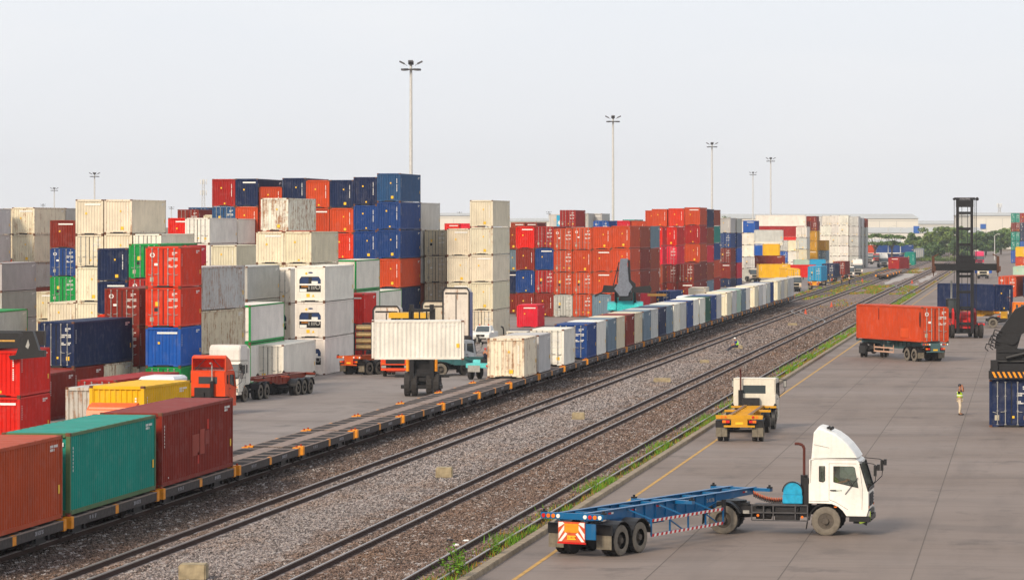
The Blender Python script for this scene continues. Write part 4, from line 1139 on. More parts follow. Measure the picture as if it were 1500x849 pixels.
# side outline of a cab-over tractor, x forward of the front axle, z up
def make_cab(t, color, hw=1.15, zoff=0.0, fairing=None, hero=False, wear=.15, backwin=True, drv=False, face=True, dirty=False):
    c4 = col4(color, wear)
    side = [(-.61, 1.165), (-.05, 1.165), (.22, 1.15), (.45, 1.05), (.62, .9), (.74, .72), (1.46, .72), (1.53, .95), (1.53, 1.66), (1.20, 2.66), (1.05, 2.76), (-.52, 2.78), (-.56, 1.9), (-.61, 1.85)]
    win = [(.28, 2.50), (.98, 2.50), (1.04, 2.46), (1.17, 1.74), (.72, 1.84), (.28, 1.94)]
    qw = [(-.24, 2.50), (-.03, 2.50), (-.03, 1.98), (-.10, 1.93), (-.24, 1.96)]
    for sy in (-1, 1):
        y0, y1 = sorted((sy * hw, sy * (hw - .05)))
        MB().prism(side, y0, y1, holes=[win, qw]).build('cab_side', M_COACH, t, c4)
        MB().prism(win, sy * (hw - .03), sy * (hw - .022)).build('side_window', M_CLEAR if hero else M_GLASS, t)
        MB().prism(qw, sy * (hw - .03), sy * (hw - .022)).build('quarter_window', M_CLEAR if hero else M_GLASS, t)
        # door outline, handle, window seal
        dl = MB(); yy = sy * (hw + .003)
        for p, q in (((.12, 2.6), (.12, 1.3)), ((.12, 1.3), (.35, 1.22)), ((.35, 1.22), (.8, .95)), ((1.22, 2.5), (1.32, 1.7)), ((1.32, 1.7), (1.3, .95)), ((.12, 2.6), (1.1, 2.6)), ((-.52, 2.70), (-.40, 2.745)), ((-.40, 2.745), (1.08, 2.735)), ((-.60, 1.24), (.12, 1.24)), ((-.55, 1.9), (-.52, 2.70))):
            dl.bar((p[0], yy, p[1]), (q[0], yy, q[1]), .012, .008)
        for lp in (win, qw):
            for p, q in zip(lp, lp[1:] + lp[:1]): dl.bar((p[0], yy, p[1]), (q[0], yy, q[1]), .03, .012)
        dl.build('door_seal', M_BLACK, t)
        MB().bar((.16, sy * (hw + .03), 1.64), (.38, sy * (hw + .03), 1.64), .035).build('door_handle', M_BLACK, t)
        MB().box(.30, .40, *sorted((sy * hw, sy * (hw + .012))), 1.02, 1.06).build('side_lamp', M_AMB, t)
    b = MB(); yw = hw - .052
    b.prism([(-.52, 2.78), (1.05, 2.76), (1.05, 2.71), (-.52, 2.73)], -yw, yw)
    b.build('roof_panel', M_COACH, t, c4)
    bk = MB(); hole = [(-.62, 1.95), (.62, 1.95), (.62, 2.4), (-.62, 2.4)]
    bk.prism([(-yw, 1.17), (yw, 1.17), (yw, 2.72), (-yw, 2.72)], -.60, -.555, axis='x', holes=[hole] if backwin else [])
    bk.build('cab_back', M_COACH, t, c4)
    if backwin: MB().box(-.59, -.58, -.62, .62, 1.95, 2.4).build('rear_window', M_CLEAR if hero else M_GLASS, t)
    # front: lower panel, windscreen, visor, grille, lamps, bumper
    fr = MB(); fr.prism([(1.53, .95), (1.53, 1.64), (1.49, 1.64), (1.49, .95)], -yw, yw)
    fr.prism([(1.22, 2.58), (1.20, 2.66), (1.05, 2.76), (1.05, 2.71), (1.16, 2.56)], -yw, yw)
    fr.build('cab_front', M_COACH, t, c4)
    MB().add([(1.515, -yw, 1.64), (1.515, yw, 1.64), (1.215, yw, 2.58), (1.215, -yw, 2.58)], [(0, 1, 2, 3)]).build('windscreen', M_CLEAR if hero else M_GLASS, t)
    ws = MB()
    for sy in (-1, 1): ws.bar((1.53, sy * (yw + .02), 1.62), (1.23, sy * (yw + .02), 2.62), .10, .05)
    ws.bar((1.535, -yw, 1.66), (1.535, yw, 1.66), .03, .10)
    ws.build('windscreen_seal', M_BLACK, t)
    g = MB(); g.box(1.531, 1.55, -.75, .75, 1.05, 1.5)
    for i in range(4): g.box(1.55, 1.57, -.72, .72, 1.08 + i * .11, 1.11 + i * .11)
    g.build('grille', M_BLACK if not hero else M_DARK, t)
    for sy in (-1, 1):
        MB().box(1.40, 1.58, *sorted((sy * .72, sy * 1.08)), .72, .9).build('headlight', M_GALV, t)
        MB().box(1.532, 1.548, *sorted((sy * .85, sy * 1.08)), 1.0, 1.08).build('indicator', M_AMB, t)
    bp = MB(); bp.box(.84, 1.60, -hw + .02, hw - .02, .52, .70).box(.95, 1.45, -.7, .7, .42, .52)
    if hero:
        pass
    bp.build('bumper', M_BLACK if hero or dirty else M_COACH, t, c4)
    # mirrors
    for sy in (-1, 1):
        m = MB(); y_ = sy * (hw + .28)
        m.tube([(1.18, sy * hw, 2.68), (1.72, y_ - sy * .05, 2.62), (1.86, y_, 2.55), (1.80, y_, 2.0), (1.52, sy * (hw - .02), 1.72)], .015, 6)
        m.cbox(1.80, y_, 2.38, .10, .17, .38); m.cbox(1.92, y_, 2.5, .10, .16, .22)
        m.build('mirror', M_BLACK, t)
        MB().box(1.745, 1.752, y_ - .075, y_ + .075, 2.21, 2.55).build('mirror_glass', M_GALV, t)
        MB().bar((.7, sy * (hw + .03), 1.5), (1.16, sy * (hw + .05), 2.1), .02).build('side_stay', M_BLACK, t) if hero and sy < 0 else None
    # interior
    MB().box(-.5, 1.4, -yw + .02, yw - .02, 1.15, 1.22).box(-.52, -.42, -yw + .02, yw - .02, 1.22, 1.9).build('cab_floor', plain('cab_trim', (176, 166, 146), .8), t)
    if hero:
        MB().box(1.15, 1.42, -1.0, 1.0, 1.3, 1.72).build('dashboard', M_DARK, t)
        for y_ in (-.6, .55):
            MB().box(-.1, .42, y_ - .25, y_ + .25, 1.4, 1.52).prism([(-.12, 1.5), (-.02, 1.5), (-.14, 2.25), (-.24, 2.25)], y_ - .24, y_ + .24).build('seat', plain('seat_cloth', (150, 146, 134), .9), t)
        st = MB()
        for i in range(14):
            a, b_ = 2 * math.pi * i / 14, 2 * math.pi * (i + 1) / 14
            f_ = lambda q: (.86 - .12 * math.sin(q), -.6 + .22 * math.cos(q), 1.82 + .18 * math.sin(q))
            st.bar(f_(a), f_(b_), .03)
        st.bar((1.1, -.6, 1.6), (.86, -.6, 1.82), .04); st.build('steering_wheel', M_BLACK, t)
    if fairing == 'tall':
        pts = [(-.52, 2.785), (-.44, 3.72), (-.29, 3.90), (-.12, 3.86), (.07, 3.78), (.34, 3.66), (.6, 3.47), (.82, 3.26), (1.0, 3.03), (1.14, 2.81)]
        rings = []
        for k, (ww, zz) in enumerate(((1.04, 0), (1.00, .55), (.90, .92), (.74, 1.0))):
            pass
        f = MB(); n = len(pts)
        secs = []
        for yy, q in ((-1.0, .93), (-.95, .98), (-.7, 1.0), (0, 1.01), (.7, 1.0), (.95, .98), (1.0, .93)):
            secs.append([(x * (1 if x < 0 else q ** .5), yy * hw * .97, 2.785 + (z - 2.785) * q) for x, z in pts])
        f.loft(secs)
        fo = f.build('wind_deflector', M_COACH, t, c4)
        b2 = MB()
        for sy in (-1, 1):
            for p, q in (((-.44, 3.28), (.12, 3.16)), ): b2.bar((p[0], sy * hw * .975, p[1]), (q[0], sy * hw * .975, q[1]), .02, .015)
        b2.build('crease', M_GALV, fo)
        MB().cyl((.10, -.55, 3.80), (.22, -.62, 3.86), .06, 8).cyl((.0, -.5, 3.83), (.10, -.55, 3.88), .05, 8).build('roof_lamp', M_DARK, fo)
    if fairing == 'visor':      # open-backed deflector shell seen from behind
        f = MB(); a = hw - .08
        top = [(-.50, 2.79), (-.42, 3.55), (-.3, 3.7), (0, 3.66)]
        f.prism([(-.42, 3.62), (-.2, 3.74), (.5, 3.45), (1.1, 2.84), (1.04, 2.80), (.46, 3.37), (-.2, 3.64), (-.42, 3.54)], -a, a)
        for sy in (-1, 1):
            f.prism([(-.46, 2.79), (-.42, 3.62), (-.2, 3.7), (.5, 3.42), (1.08, 2.82)], *sorted((sy * (a + .002), sy * (a + .05))))
        fo = f.build('wind_deflector', M_COACH, t, c4)
        MB().tube([(-.36, -.9, 2.85), (-.32, -.2, 3.55), (-.32, .2, 3.55), (-.36, .9, 2.85)], .025, 6).bar((-.36, -.95, 2.95), (-.36, .95, 2.95), .06).build('deflector_stay', M_DARK, fo)
    return t
def tractor(name, label, color, X, Y, Z, head, wb=3.7, tail=None, fairing=None, hero=False, tandem=False, fuel=True, group=None, wear=.2, cab_scale=1.0, exhaust=(-.82, -.75), muffler=True, dirty=False, chrome=False, driver=None):
    t = thing(name, label, 'truck', (X, Y, Z), R(head), group)
    MB().box(-.95, -.66, -.30, .78, 1.0, 1.72).box(-1.1, -.95, .1, .5, 1.0, 1.4).build('air_box', M_DARK, t)
    make_cab(t, color, fairing=fairing, hero=hero, wear=wear, dirty=dirty)
    tail = tail or wb + .75 + (1.3 if tandem else 0)
    fm = MB()
    for sy in (-1, 1): fm.box(-tail, 1.3, sy * .40 - .04, sy * .40 + .04, .72, .98)
    for i in range(6): fm.box(-tail + .1 + i * (tail - .4) / 5, -tail + .2 + i * (tail - .4) / 5, -.36, .36, .76, .94)
    fm.box(-tail, -tail + .08, -.5, .5, .7, 1.0)
    fm.build('chassis_frame', M_DARK, t)
    ax = [0, -wb] + ([-wb - 1.3] if tandem else [])
    a_ = MB()
    for x in ax: a_.cyl((x, -.95, .52), (x, .95, .52), .08, 8)
    a_.cyl((-wb, 0, .55), (-.5, 0, .75), .07, 8); a_.cyl((-wb - .22, 0, .52), (-wb + .22, 0, .52), .24, 12)
    a_.box(-.4, 1.1, -.4, .4, .62, 1.12)
    a_.build('axles', M_DARK, t)
    for sy in (-1, 1):
        wheel(t, 0, sy * .98, .52, .52, .28, sy)
        for x in ax[1:]:
            wheel(t, x, sy * 1.0, .52, .52, .27, sy, dual=True)
            arch_fender(t, x, sy * .88, .53, .66, .60, M_BLACK, 20, 165)
        MB().bar((ax[-1] - .72, sy * .95, .95), (ax[-1] - .75, sy * .95, .35), .55, .015, up=(1, 0, 0)).build('mudflap', M_BLACK, t)
        # front arch liner and flap behind the front wheel
        pl = arc(0, .52, .64, 95, 178) + arc(0, .52, .60, 178, 95)
        MB().prism(pl, *sorted((sy * .84, sy * 1.12))).bar((-.66, sy * .98, .62), (-.72, sy * .98, .22), .3, .02, up=(1, 0, 0)).build('front_mudguard', M_BLACK, t)
    fw = MB(); fw.cyl((-wb + .25, 0, 1.10), (-wb + .25, 0, 1.16), .48, 18); fw.box(-wb - .35, -wb + .8, -.38, .38, .99, 1.09)
    fw.prism([(-wb - .45, 1.0), (-wb - .2, 1.0), (-wb - .2, 1.15)], -.3, .3)
    fw.build('fifth_wheel', M_BLACK, t)
    if exhaust:
        x, y = exhaust
        ex = MB(); ex.m(0).cyl((x, y, 1.15), (x, y, 2.15), .13, 12); ex.m(1).cyl((x, y, 2.15), (x, y, 3.12), .048, 10)
        ex.m(1).tube([(x, y, 3.10), (x - .05, y, 3.22), (x - .18, y, 3.27), (x - .34, y, 3.27)], .052, 10)
        ex.build('exhaust_stack', [M_BLACK, M_GALV if chrome else plain('rusty_pipe', (92, 44, 36), .7, .2)], t)
    return t
def person(label, X, Y, Z, rz, J, cols, hair=(25, 22, 22), group=None, vest=None, helmet=None, extra=None):
    """J: joints in metres. Body one skinned surface; clothes are children."""
    t_name = 'person'
    def skin(name, verts, edges, radii, mat, parent=None, root=0, lv=2):
        me = bpy.data.meshes.new(name); me.from_pydata(verts, edges, []); o = bpy.data.objects.new(name, me); C.objects.link(o)
        o.modifiers.new('skin', 'SKIN'); o.modifiers.new('sub', 'SUBSURF').levels = lv
        for i, r_ in enumerate(radii):
            d = me.skin_vertices[0].data[i]; d.radius = (r_, r_) if not isinstance(r_, tuple) else r_; d.use_root = (i == root)
        dg = bpy.context.evaluated_depsgraph_get(); m2 = bpy.data.meshes.new_from_object(o.evaluated_get(dg))
        bpy.data.objects.remove(o); bpy.data.meshes.remove(me)
        m2.materials.clear(); m2.materials.append(mat); m2.name = name
        for p in m2.polygons: p.use_smooth = True; p.material_index = 0
        return link(name, m2, parent)
    names = [n for n in J if n != 'face']; idx = {n: i for i, n in enumerate(names)}
    order = ['pelvis', 'waist', 'chest', 'neck', 'head', 'crown']
    ed = [(idx[a], idx[b_]) for a, b_ in zip(order, order[1:])]
    rad = {'pelvis': (.15, .11), 'waist': (.13, .10), 'chest': (.16, .11), 'neck': .055, 'head': (.078, .092), 'crown': (.07, .085)}
    for sd_ in 'lr':
        ch = ['chest', f'sh{sd_}', f'el{sd_}', f'wr{sd_}', f'ha{sd_}']; ed += [(idx[a], idx[b_]) for a, b_ in zip(ch, ch[1:])]
        ch = ['pelvis', f'hi{sd_}', f'kn{sd_}', f'an{sd_}', f'to{sd_}']; ed += [(idx[a], idx[b_]) for a, b_ in zip(ch, ch[1:])]
        rad.update({f'sh{sd_}': .06, f'el{sd_}': .042, f'wr{sd_}': .03, f'ha{sd_}': (.035, .02), f'hi{sd_}': .088, f'kn{sd_}': .058, f'an{sd_}': .04, f'to{sd_}': .035})
    body = skin(t_name, [J[n] for n in names], ed, [rad[n] for n in names], M_SKIN, None, idx['pelvis'])
    body.location = (X, Y, Z); body.rotation_euler = (0, 0, rz); tag(body, label, 'person', group)
    def sub(name, chains, radii, mat, lv=2):
        vs, es, rs, seen = [], [], [], {}
        for ch in chains:
            prev = None
            for n in ch:
                if n not in seen: seen[n] = len(vs); vs.append(J[n]); rs.append(radii[n])
                if prev is not None and (seen[prev], seen[n]) not in es: es.append((seen[prev], seen[n]))
                prev = n
        return skin(name, vs, es, rs, mat, body, 0, lv)
    up = lambda n, a=.016: (rad[n][0] + a, rad[n][1] + a) if isinstance(rad[n], tuple) else rad[n] + a
    sub('trousers', [('pelvis', 'hil', 'knl', 'anl'), ('pelvis', 'hir', 'knr', 'anr')], {n: up(n, .02) for n in rad}, plain('trousers_%d_%d_%d' % cols[1], cols[1], .85))
    sub('shirt', [('pelvis', 'waist', 'chest', 'shl', 'ell'), ('chest', 'shr', 'elr')], {n: up(n) for n in rad}, plain('shirt_%d_%d_%d' % cols[0], cols[0], .85))
    if vest:
        J.update(vl=tuple(Vector(J['chest']).lerp(Vector(J['shl']), .75)), vr=tuple(Vector(J['chest']).lerp(Vector(J['shr']), .75)))
        sub('hi_vis_vest', [('pelvis', 'waist', 'chest', 'vl'), ('chest', 'vr')], {'pelvis': (.20, .165), 'waist': (.19, .16), 'chest': (.21, .16), 'vl': .10, 'vr': .10}, plain('hi_vis_%d' % vest[0], vest, .6, 0, .1), 1)
        v_ = Vector(J['waist']); bd = MB()
        for q in (-.02, .14):
            ring = [(v_.x + .185 * math.cos(a_), v_.y + .16 * math.sin(a_), v_.z + q) for a_ in [i * math.pi / 7 for i in range(14)]]
            bd.loft([ring, [(a_, b_, c_ + .05) for a_, b_, c_ in ring]])
        bd.build('reflective_band', M_WHITE, body)
    for sd_ in 'lr':
        a_, b_ = Vector(J[f'an{sd_}']), Vector(J[f'to{sd_}'])
        MB().bar(a_ + Vector((0, 0, -.04)) - (b_ - a_).normalized() * .05, b_ + (b_ - a_).normalized() * .07 + Vector((0, 0, -.015)), .10, .09).build('shoe', M_BLACK, body, bevel=.02)
        # fingers
        w_, h_ = Vector(J[f'wr{sd_}']), Vector(J[f'ha{sd_}']); d = (h_ - w_).normalized(); u = d.cross(Vector((0, 1, .2))).normalized()
        f = MB()
        for i in range(4):
            s_ = h_ + u * (i - 1.5) * .02; l_ = (.07, .08, .075, .06)[i]
            f.tube([s_, s_ + d * l_ * .5, s_ + d * l_ * .85 + d.cross(u) * .02], .009, 6)
        f.tube([w_ + d * .03 + u * .03, w_ + d * .06 + u * .06, w_ + d * .1 + u * .065], .011, 6)
        f.build('fingers', M_SKIN, body)
    hd, cr2 = Vector(J['head']), Vector(J['crown']); fx = Vector(J.get('face', (1, 0, 0)))
    sdv = Vector((-fx.y, fx.x, 0))
    fc = MB(); c0 = (hd + cr2) / 2
    fc.m(0).prism([(0, 0), (.03, -.01), (.0, .05)], -.012, .012)
    M4 = Matrix.Translation(c0 + fx * .085 + Vector((0, 0, -.02))) @ Matrix(((fx.x, sdv.x, 0, 0), (fx.y, sdv.y, 0, 0), (0, 0, 1, 0), (0, 0, 0, 1)))
    fc.xf(M4)
    for s_ in (-1, 1): fc.m(0).cyl(c0 + sdv * s_ * .075, c0 + sdv * s_ * .095, .03, 8)
    fc.m(1)
    for s_ in (-1, 1): fc.cyl(c0 + fx * .085 + sdv * s_ * .032 + Vector((0, 0, .02)), c0 + fx * .1 + sdv * s_ * .032 + Vector((0, 0, .02)), .012, 6)
    fc.m(2).cbox(*(c0 + fx * .095 + Vector((0, 0, -.06))), .02, .045, .012)
    fc.build('face_features', [M_SKIN, M_HAIR, M_RED], body)
    hm = MB(); nn = 12; rings = []
    for k_ in range(5):
        a_ = R(-12 + k_ * 24); rr = .108 * math.cos(a_); zz = .115 * math.sin(a_)
        rings.append([(cr2.x - fx.x * .012 + rr * math.cos(2 * math.pi * i / nn), cr2.y - fx.y * .012 + rr * math.sin(2 * math.pi * i / nn), cr2.z - .03 + zz) for i in range(nn)])
    hm.loft(rings)
    if helmet: hm.prism([(0, 0), (.17, 0), (.17, .015), (0, .015)], -.07, .07) if False else None
    hm.build('helmet' if helmet else 'hair', plain('helmet_%d_%d' % helmet[:2], helmet, .4) if helmet else M_HAIR, body, smooth=True)
    return body
def J_stand():
    return dict(pelvis=(0, 0, .95), waist=(0, 0, 1.12), chest=(0, 0, 1.36), neck=(0, 0, 1.5), head=(.01, 0, 1.6), crown=(.01, 0, 1.7),
                shl=(0, .19, 1.41), ell=(0, .24, 1.13), wrl=(.05, .24, .9), hal=(.07, .24, .82), shr=(0, -.19, 1.41), elr=(0, -.24, 1.13), wrr=(.05, -.24, .9), har=(.07, -.24, .82),
                hil=(0, .1, .88), knl=(.02, .11, .5), anl=(0, .12, .09), tol=(.15, .13, .05), hir=(0, -.1, .88), knr=(.02, -.11, .5), anr=(0, -.12, .09), tor=(.15, -.13, .05), face=(1, 0, 0))

def skeletal(label, color, X, Y, Z, head, L=12.4, axles=2, group=None, zt=1.45, gooseneck=True, guard=False, board=False, bolsters=None, wear=.35, sec=True, d0=1.3, spacing=1.31, flaps=True, rust_top=False):
    """skeletal container trailer; origin at its rear end on the ground, +x forward"""
    t = thing('skeletal_trailer', label, 'trailer', (X, Y, Z), R(head), group)
    c4 = col4(color, wear)
    neck = L - 3.1 if gooseneck else L - .6
    for sy in (-1, 1):
        y = sy * .48
        b = MB()
        web = [(0, zt - .05), (0, zt - .30), (2.9, zt - .38), (3.6, zt - .62), (neck - 1.6, zt - .62), (neck, zt - .32), (L, zt - .28), (L, zt - .05)]
        b.prism(web, y - .012, y + .012)
        b.box(0, L, y - .085, y + .085, zt - .048, zt - .02)
        b.bar((2.9, y, zt - .385), (3.6, y, zt - .63), .15, .02); b.box(3.6, neck - 1.6, y - .075, y + .075, zt - .64, zt - .62); b.bar((neck - 1.6, y, zt - .63), (neck, y, zt - .33), .15, .02)
        for i in range(9):
            x = 3.4 + i * .75
            if x < neck: b.box(x, x + .02, y - .07, y + .07, zt - .54, zt - .05)
        b.build('main_beam', M_COACH, t, c4)
    cm = MB()
    for i in range(8):
        x = .9 + i * (L - 1.8) / 7; cm.box(x, x + .1, -.465, .465, zt - .2, zt - .06)
    cm.build('cross_members', M_COACH, t, c4)
    for k_, x in enumerate(bolsters or ((0, L * .5, L - .24) if L > 8 else (0, L * .55, L - .24))):
        b = MB(); b.box(x, x + .22, -1.22, 1.22, zt - .16, zt - .045)
        if k_ == 0: b.box(x - .03, x, -1.2, 1.2, zt - .24, zt - .03)
        bo = b.build('bolster', M_COACH, t, c4)
        for sy in (-1, 1):
            lk = MB(); lk.box(x + .02, x + .2, *sorted((sy * 1.08, sy * 1.23)), zt - .044, zt + .01); lk.cyl((x + .11, sy * 1.15, zt + .0), (x + .11, sy * 1.15, zt + .08), .045, 8)
            lk.build('twist_lock', M_BLACK, bo)
    # running gear
    for i in range(axles):
        x = d0 + i * spacing
        MB().cyl((x, -.9, .52), (x, .9, .52), .075, 8).build('axle', M_DARK, t)
        for sy in (-1, 1):
            wheel(t, x, sy * 1.06, .52, .52, .27, sy, dual=True)
            pl = arc(x, .5, .68, 12, 168) + arc(x, .5, .645, 168, 12)
            MB().prism(pl, *sorted((sy * .62, sy * 1.24))).build('mudguard', M_BLACK, t)
    sp = MB()
    for sy in (-1, 1): sp.prism([(d0 - .7, .7), (d0 + spacing * (axles - 1) + .7, .7), (d0 + spacing * (axles - 1) + .4, .95), (d0 - .4, .95)], sy * .48 - .05, sy * .48 + .05)
    sp.build('suspension', M_DARK, t)
    if flaps:
        for sy in (-1, 1):
            MB().box(d0 - .80, d0 - .72, *sorted((sy * .62, sy * 1.24)), .74, 1.1).build('mudguard_end', M_BLACK, t)
            MB().box(d0 - .78, d0 - .765, *sorted((sy * .64, sy * .925)), .26, .80).box(d0 - .78, d0 - .765, *sorted((sy * .935, sy * 1.22)), .26, .80).build('mudflap', M_MUDF, t)
    # rear lamps
    for sy in (-1, 1):
        for i, mm in enumerate((M_WHITE, M_RED, M_AMB, M_WHITE) if sy < 0 else (M_WHITE, M_AMB, M_AMB, M_RED)):
            yy = sy * (.52 + .19 * i)
            if axles == 1 and i not in (1, 2): continue
            MB().cyl((-.03, yy, zt - .14), (-.055, yy, zt - .14), .07, 14).build('tail_lamp', mm, t)
    # landing gear
    for sy in (-1, 1): MB().bar((L - 2.6 if L > 8 else L - 1.6, sy * .55, zt - .3), (L - 2.6 if L > 8 else L - 1.6, sy * .55, .62), .12).build('landing_leg', M_DARK, t) if L > 8 and guard else None
    if board:
        bd = MB(); bd.box(-.045, -.03, -.52, .52, .52, 1.20); p = bd.build('warning_board', M_REDO, t)
        ch = MB()
        for sy in (-1, 1):
            for q in (0, .42):
                ch.prism([(sy * .50, .62 + q * .9), (sy * .50, .80 + q * .9), (sy * .27, 1.10 + q * .5) if q == 0 else (sy * .34, 1.185), (sy * .16, 1.10) if False else (sy * .27, .95 + q * .45)], -.052, -.047, axis='x')
            ch.prism([(sy * .50, .54), (sy * .38, .54), (sy * .16, .80), (sy * .24, .84)], -.0525, -.0475, axis='x')
        ch.build('chevron', M_WHITE, p)
        MB().box(-.056, -.050, -.28, .28, .84, 1.14).build('name_plate', M_ORG, p)
        MB().box(-.060, -.057, -.17, .17, .60, .74).build('number_plate', M_YEL, p)
        place_text('51-4178', .11, M_REDD, p, (-.064, 0, .67), (R(90), 0, R(-90)))
        MB().box(-.05, -.02, -.55, .55, .46, .515).build('bumper_bar', M_RED, t)
        MB().box(-.0, .05, -.9, -.5, .62, 1.15).build('lamp_bracket', M_COACH, t, c4)
    elif axles > 1 or True:
        MB().box(-.02, .02, -.42, .42, .86, zt - .2).box(-.03, .0, -.8, .8, .76, .86).build('rear_panel', M_COACH, t, c4)
        for sy in (-1, 1):
            MB().box(-.05, -.02, *sorted((sy * .5, sy * .68)), .98, 1.12).build('tail_lamp', M_RED, t)
            MB().box(-.05, -.02, *sorted((sy * .69, sy * .87)), .98, 1.12).build('indicator', M_AMB, t)
        MB().box(-.045, -.025, -.2, .2, .9, 1.02).build('number_plate', M_YEL, t)
    if guard:
        for sy in (-1, 1):
            gd = MB(); y = sy * 1.2; x0, x1 = 3.35, 8.7
            for z in (.52, 1.02): gd.bar((x0, y, z), (x1, y, z), .04, .10)
            for x in (x0, x0 + 1.35, x0 + 2.7, x0 + 4.0, x1): gd.bar((x, y, .52), (x, y, 1.02), .05)
            for x in (x0 + .2, x0 + 2.4, x0 + 4.6): gd.bar((x, y, 1.02), (x - .6, sy * .5, zt - .1), .05)
            for x in (x0 + 1.35, x0 + 4.0): gd.bar((x, y, .95), (x + .9, y, .56), .04)
            go = gd.build('side_guard', M_COACH, t, c4)
            ww = .16
            for z in (.52, 1.02):
                st = MB(); n = int((x1 - x0) / ww)
                for i in range(n):
                    st.m(i % 2); a = x0 + i * ww
                    st.add([(a, y + sy * .024, z - .048), (a + ww, y + sy * .024, z - .048), (a + ww + .05, y + sy * .024, z + .048), (a + .05, y + sy * .024, z + .048)], [(0, 1, 2, 3)])
                st.build('striped_tape', [M_RED, M_WHITE], go)
            for x in (1.6, 3.2, 5.0, 7.0, 11.6):
                MB().m(0).box(x, x + .2, sy * .497, sy * .503, zt - .18, zt - .12).m(1).box(x + .2, x + .35, sy * .497, sy * .503, zt - .18, zt - .12).build('reflector', [M_RED, M_WHITE], t)
        place_text('51-4178', .2, M_PALE, t, (L - 3.6, -.515, zt - .26), (R(90), 0, 0))
    return t
M_REDD = plain('number_red', (190, 40, 20), .6)

# ---- the white tractor with the blue trailer
hx, hy = P(1212, 783.5)
HX, HY = hx, hy + .98
HH = -2.5
hero = tractor('tractor_unit', 'white tractor unit with tall wind deflector pulling the blue skeletal trailer, driver at the wheel', (238, 234, 226), HX, HY, 0, HH, wb=3.72, tail=4.55, fairing='tall', hero=True, wear=.12)
# cyan air tank and box behind the cab, muffler box, side rack, suzi coils, dark headboard
MB().prism(arc(-1.22, 1.55, .34, 0, 180, 14) + [(-1.56, 1.45), (-.88, 1.45)], -.95, -.45).build('cyan_tank', M_LBLUE, hero)
MB().box(-1.58, -.86, -.98, -.42, 1.12, 1.44).build('tool_box', M_LBLUE, hero, bevel=.02)
MB().prism(arc(-1.22, 1.55, .38, 0, 180, 14) + arc(-1.22, 1.55, .345, 180, 0, 14), -.99, -.93).build('tank_strap', M_BLACK, hero)
MB().box(-.80, -.64, -1.0, -.55, 1.0, 2.05).bar((-.7, .6, 1.0), (-.7, .6, 2.0), .1).box(-.95, -.66, -1.05, -.5, .65, 1.1).build('air_cleaner', M_BLACK, hero)
rk = MB()
for z in (.52, .80, 1.08): rk.bar((-2.68, -1.12, z), (-.66, -1.12, z), .045)
for x in (-2.68, -2.25, -1.9, -1.1, -.66): rk.bar((x, -1.12, .52), (x, -1.12, 1.08), .045)
rk.box(-2.6, -.7, -1.0, -.5, 1.02, 1.1)
rk.build('side_rack', plain('rack_grey', (74, 72, 74), .5), hero)
tk = MB(); tk.box(-1.85, -1.0, -1.02, -.5, .50, 1.0).cyl((-2.55, -.8, .76), (-2.0, -.8, .76), .22, 14); tk.build('fuel_tank', M_DARK, hero)
MB().cyl((-2.45, -1.15, .70), (-2.45, -1.18, .70), .05, 8).cyl((-.85, -1.15, .66), (-.85, -1.18, .66), .05, 8).build('marker_lamp', M_AMB, hero)
MB().box(-3.05, -2.82, -.72, -.70, .72, .84).build('plate', M_GALV, hero)
for q, (mm, yo, zo) in enumerate(((M_REDO, -.45, 0), (plain('hose_cream', (200, 175, 120), .6), -.3, -.03), (M_BLACK, -.6, -.05))):
    cl = MB(); pts = []
    for i in range(140):
        u = i / 139; cx = -2.7 + 1.9 * u; cz = 1.46 - .28 * math.sin(math.pi * u) * (1.1 - .5 * u) + zo
        pts.append((cx, yo + .06 * math.cos(i * 1.35), cz + .075 * math.sin(i * 1.35)))
    cl.tube(pts, .013, 4).build('coiled_hose', mm, hero)
bd = MB(); rb = random.Random(3)
for i in range(22):
    c = Vector((rb.uniform(.95, 1.55), rb.uniform(-1.05, -.7), rb.uniform(.45, .80)))
    bd.bar(c, c + Vector((rb.uniform(-.15, .2), rb.uniform(-.1, .1), rb.uniform(-.1, .12))), rb.uniform(.02, .05))
bd.build('exposed_bumper_bracket', M_DARK, hero)
MB().bar((1.2, -1.1, .5), (1.58, -1.05, .62), .05, .12).bar((1.58, -1.05, .55), (1.58, -1.05, .9), .05, .05).build('bumper_end', plain('lime_paint', (140, 165, 50), .5), hero)
place_text('51-4177', .10, plain('faint_green_lettering', (120, 160, 140), .7), hero, (.42, -1.156, 1.62), (R(90), 0, 0))
# driver
dj = J_stand(); 
dj = dict(pelvis=(.12, 0, .10), waist=(.06, 0, .26), chest=(.02, 0, .50), neck=(.03, 0, .64), head=(.06, 0, .74), crown=(.07, 0, .84),
          shl=(.03, .18, .55), ell=(.26, .22, .38), wrl=(.50, .16, .42), hal=(.58, .14, .46), shr=(.03, -.18, .55), elr=(.26, -.22, .38), wrr=(.50, -.16, .42), har=(.58, -.14, .46),
          hil=(.2, .1, .10), knl=(.6, .12, .16), anl=(.72, .12, -.20), tol=(.84, .12, -.22), hir=(.2, -.1, .10), knr=(.6, -.12, .16), anr=(.72, -.12, -.20), tor=(.84, -.12, -.22), face=(1, 0, 0))
hm = Matrix.Translation((HX, HY, 0)) @ Matrix.Rotation(R(HH), 4, 'Z')
p_ = hm @ Vector((.16, -.6, 1.5))
person('driver in a lime shirt seen through the side window of the white tractor unit', p_.x, p_.y, p_.z, R(HH), dj, ((168, 178, 40), (60, 60, 66)))
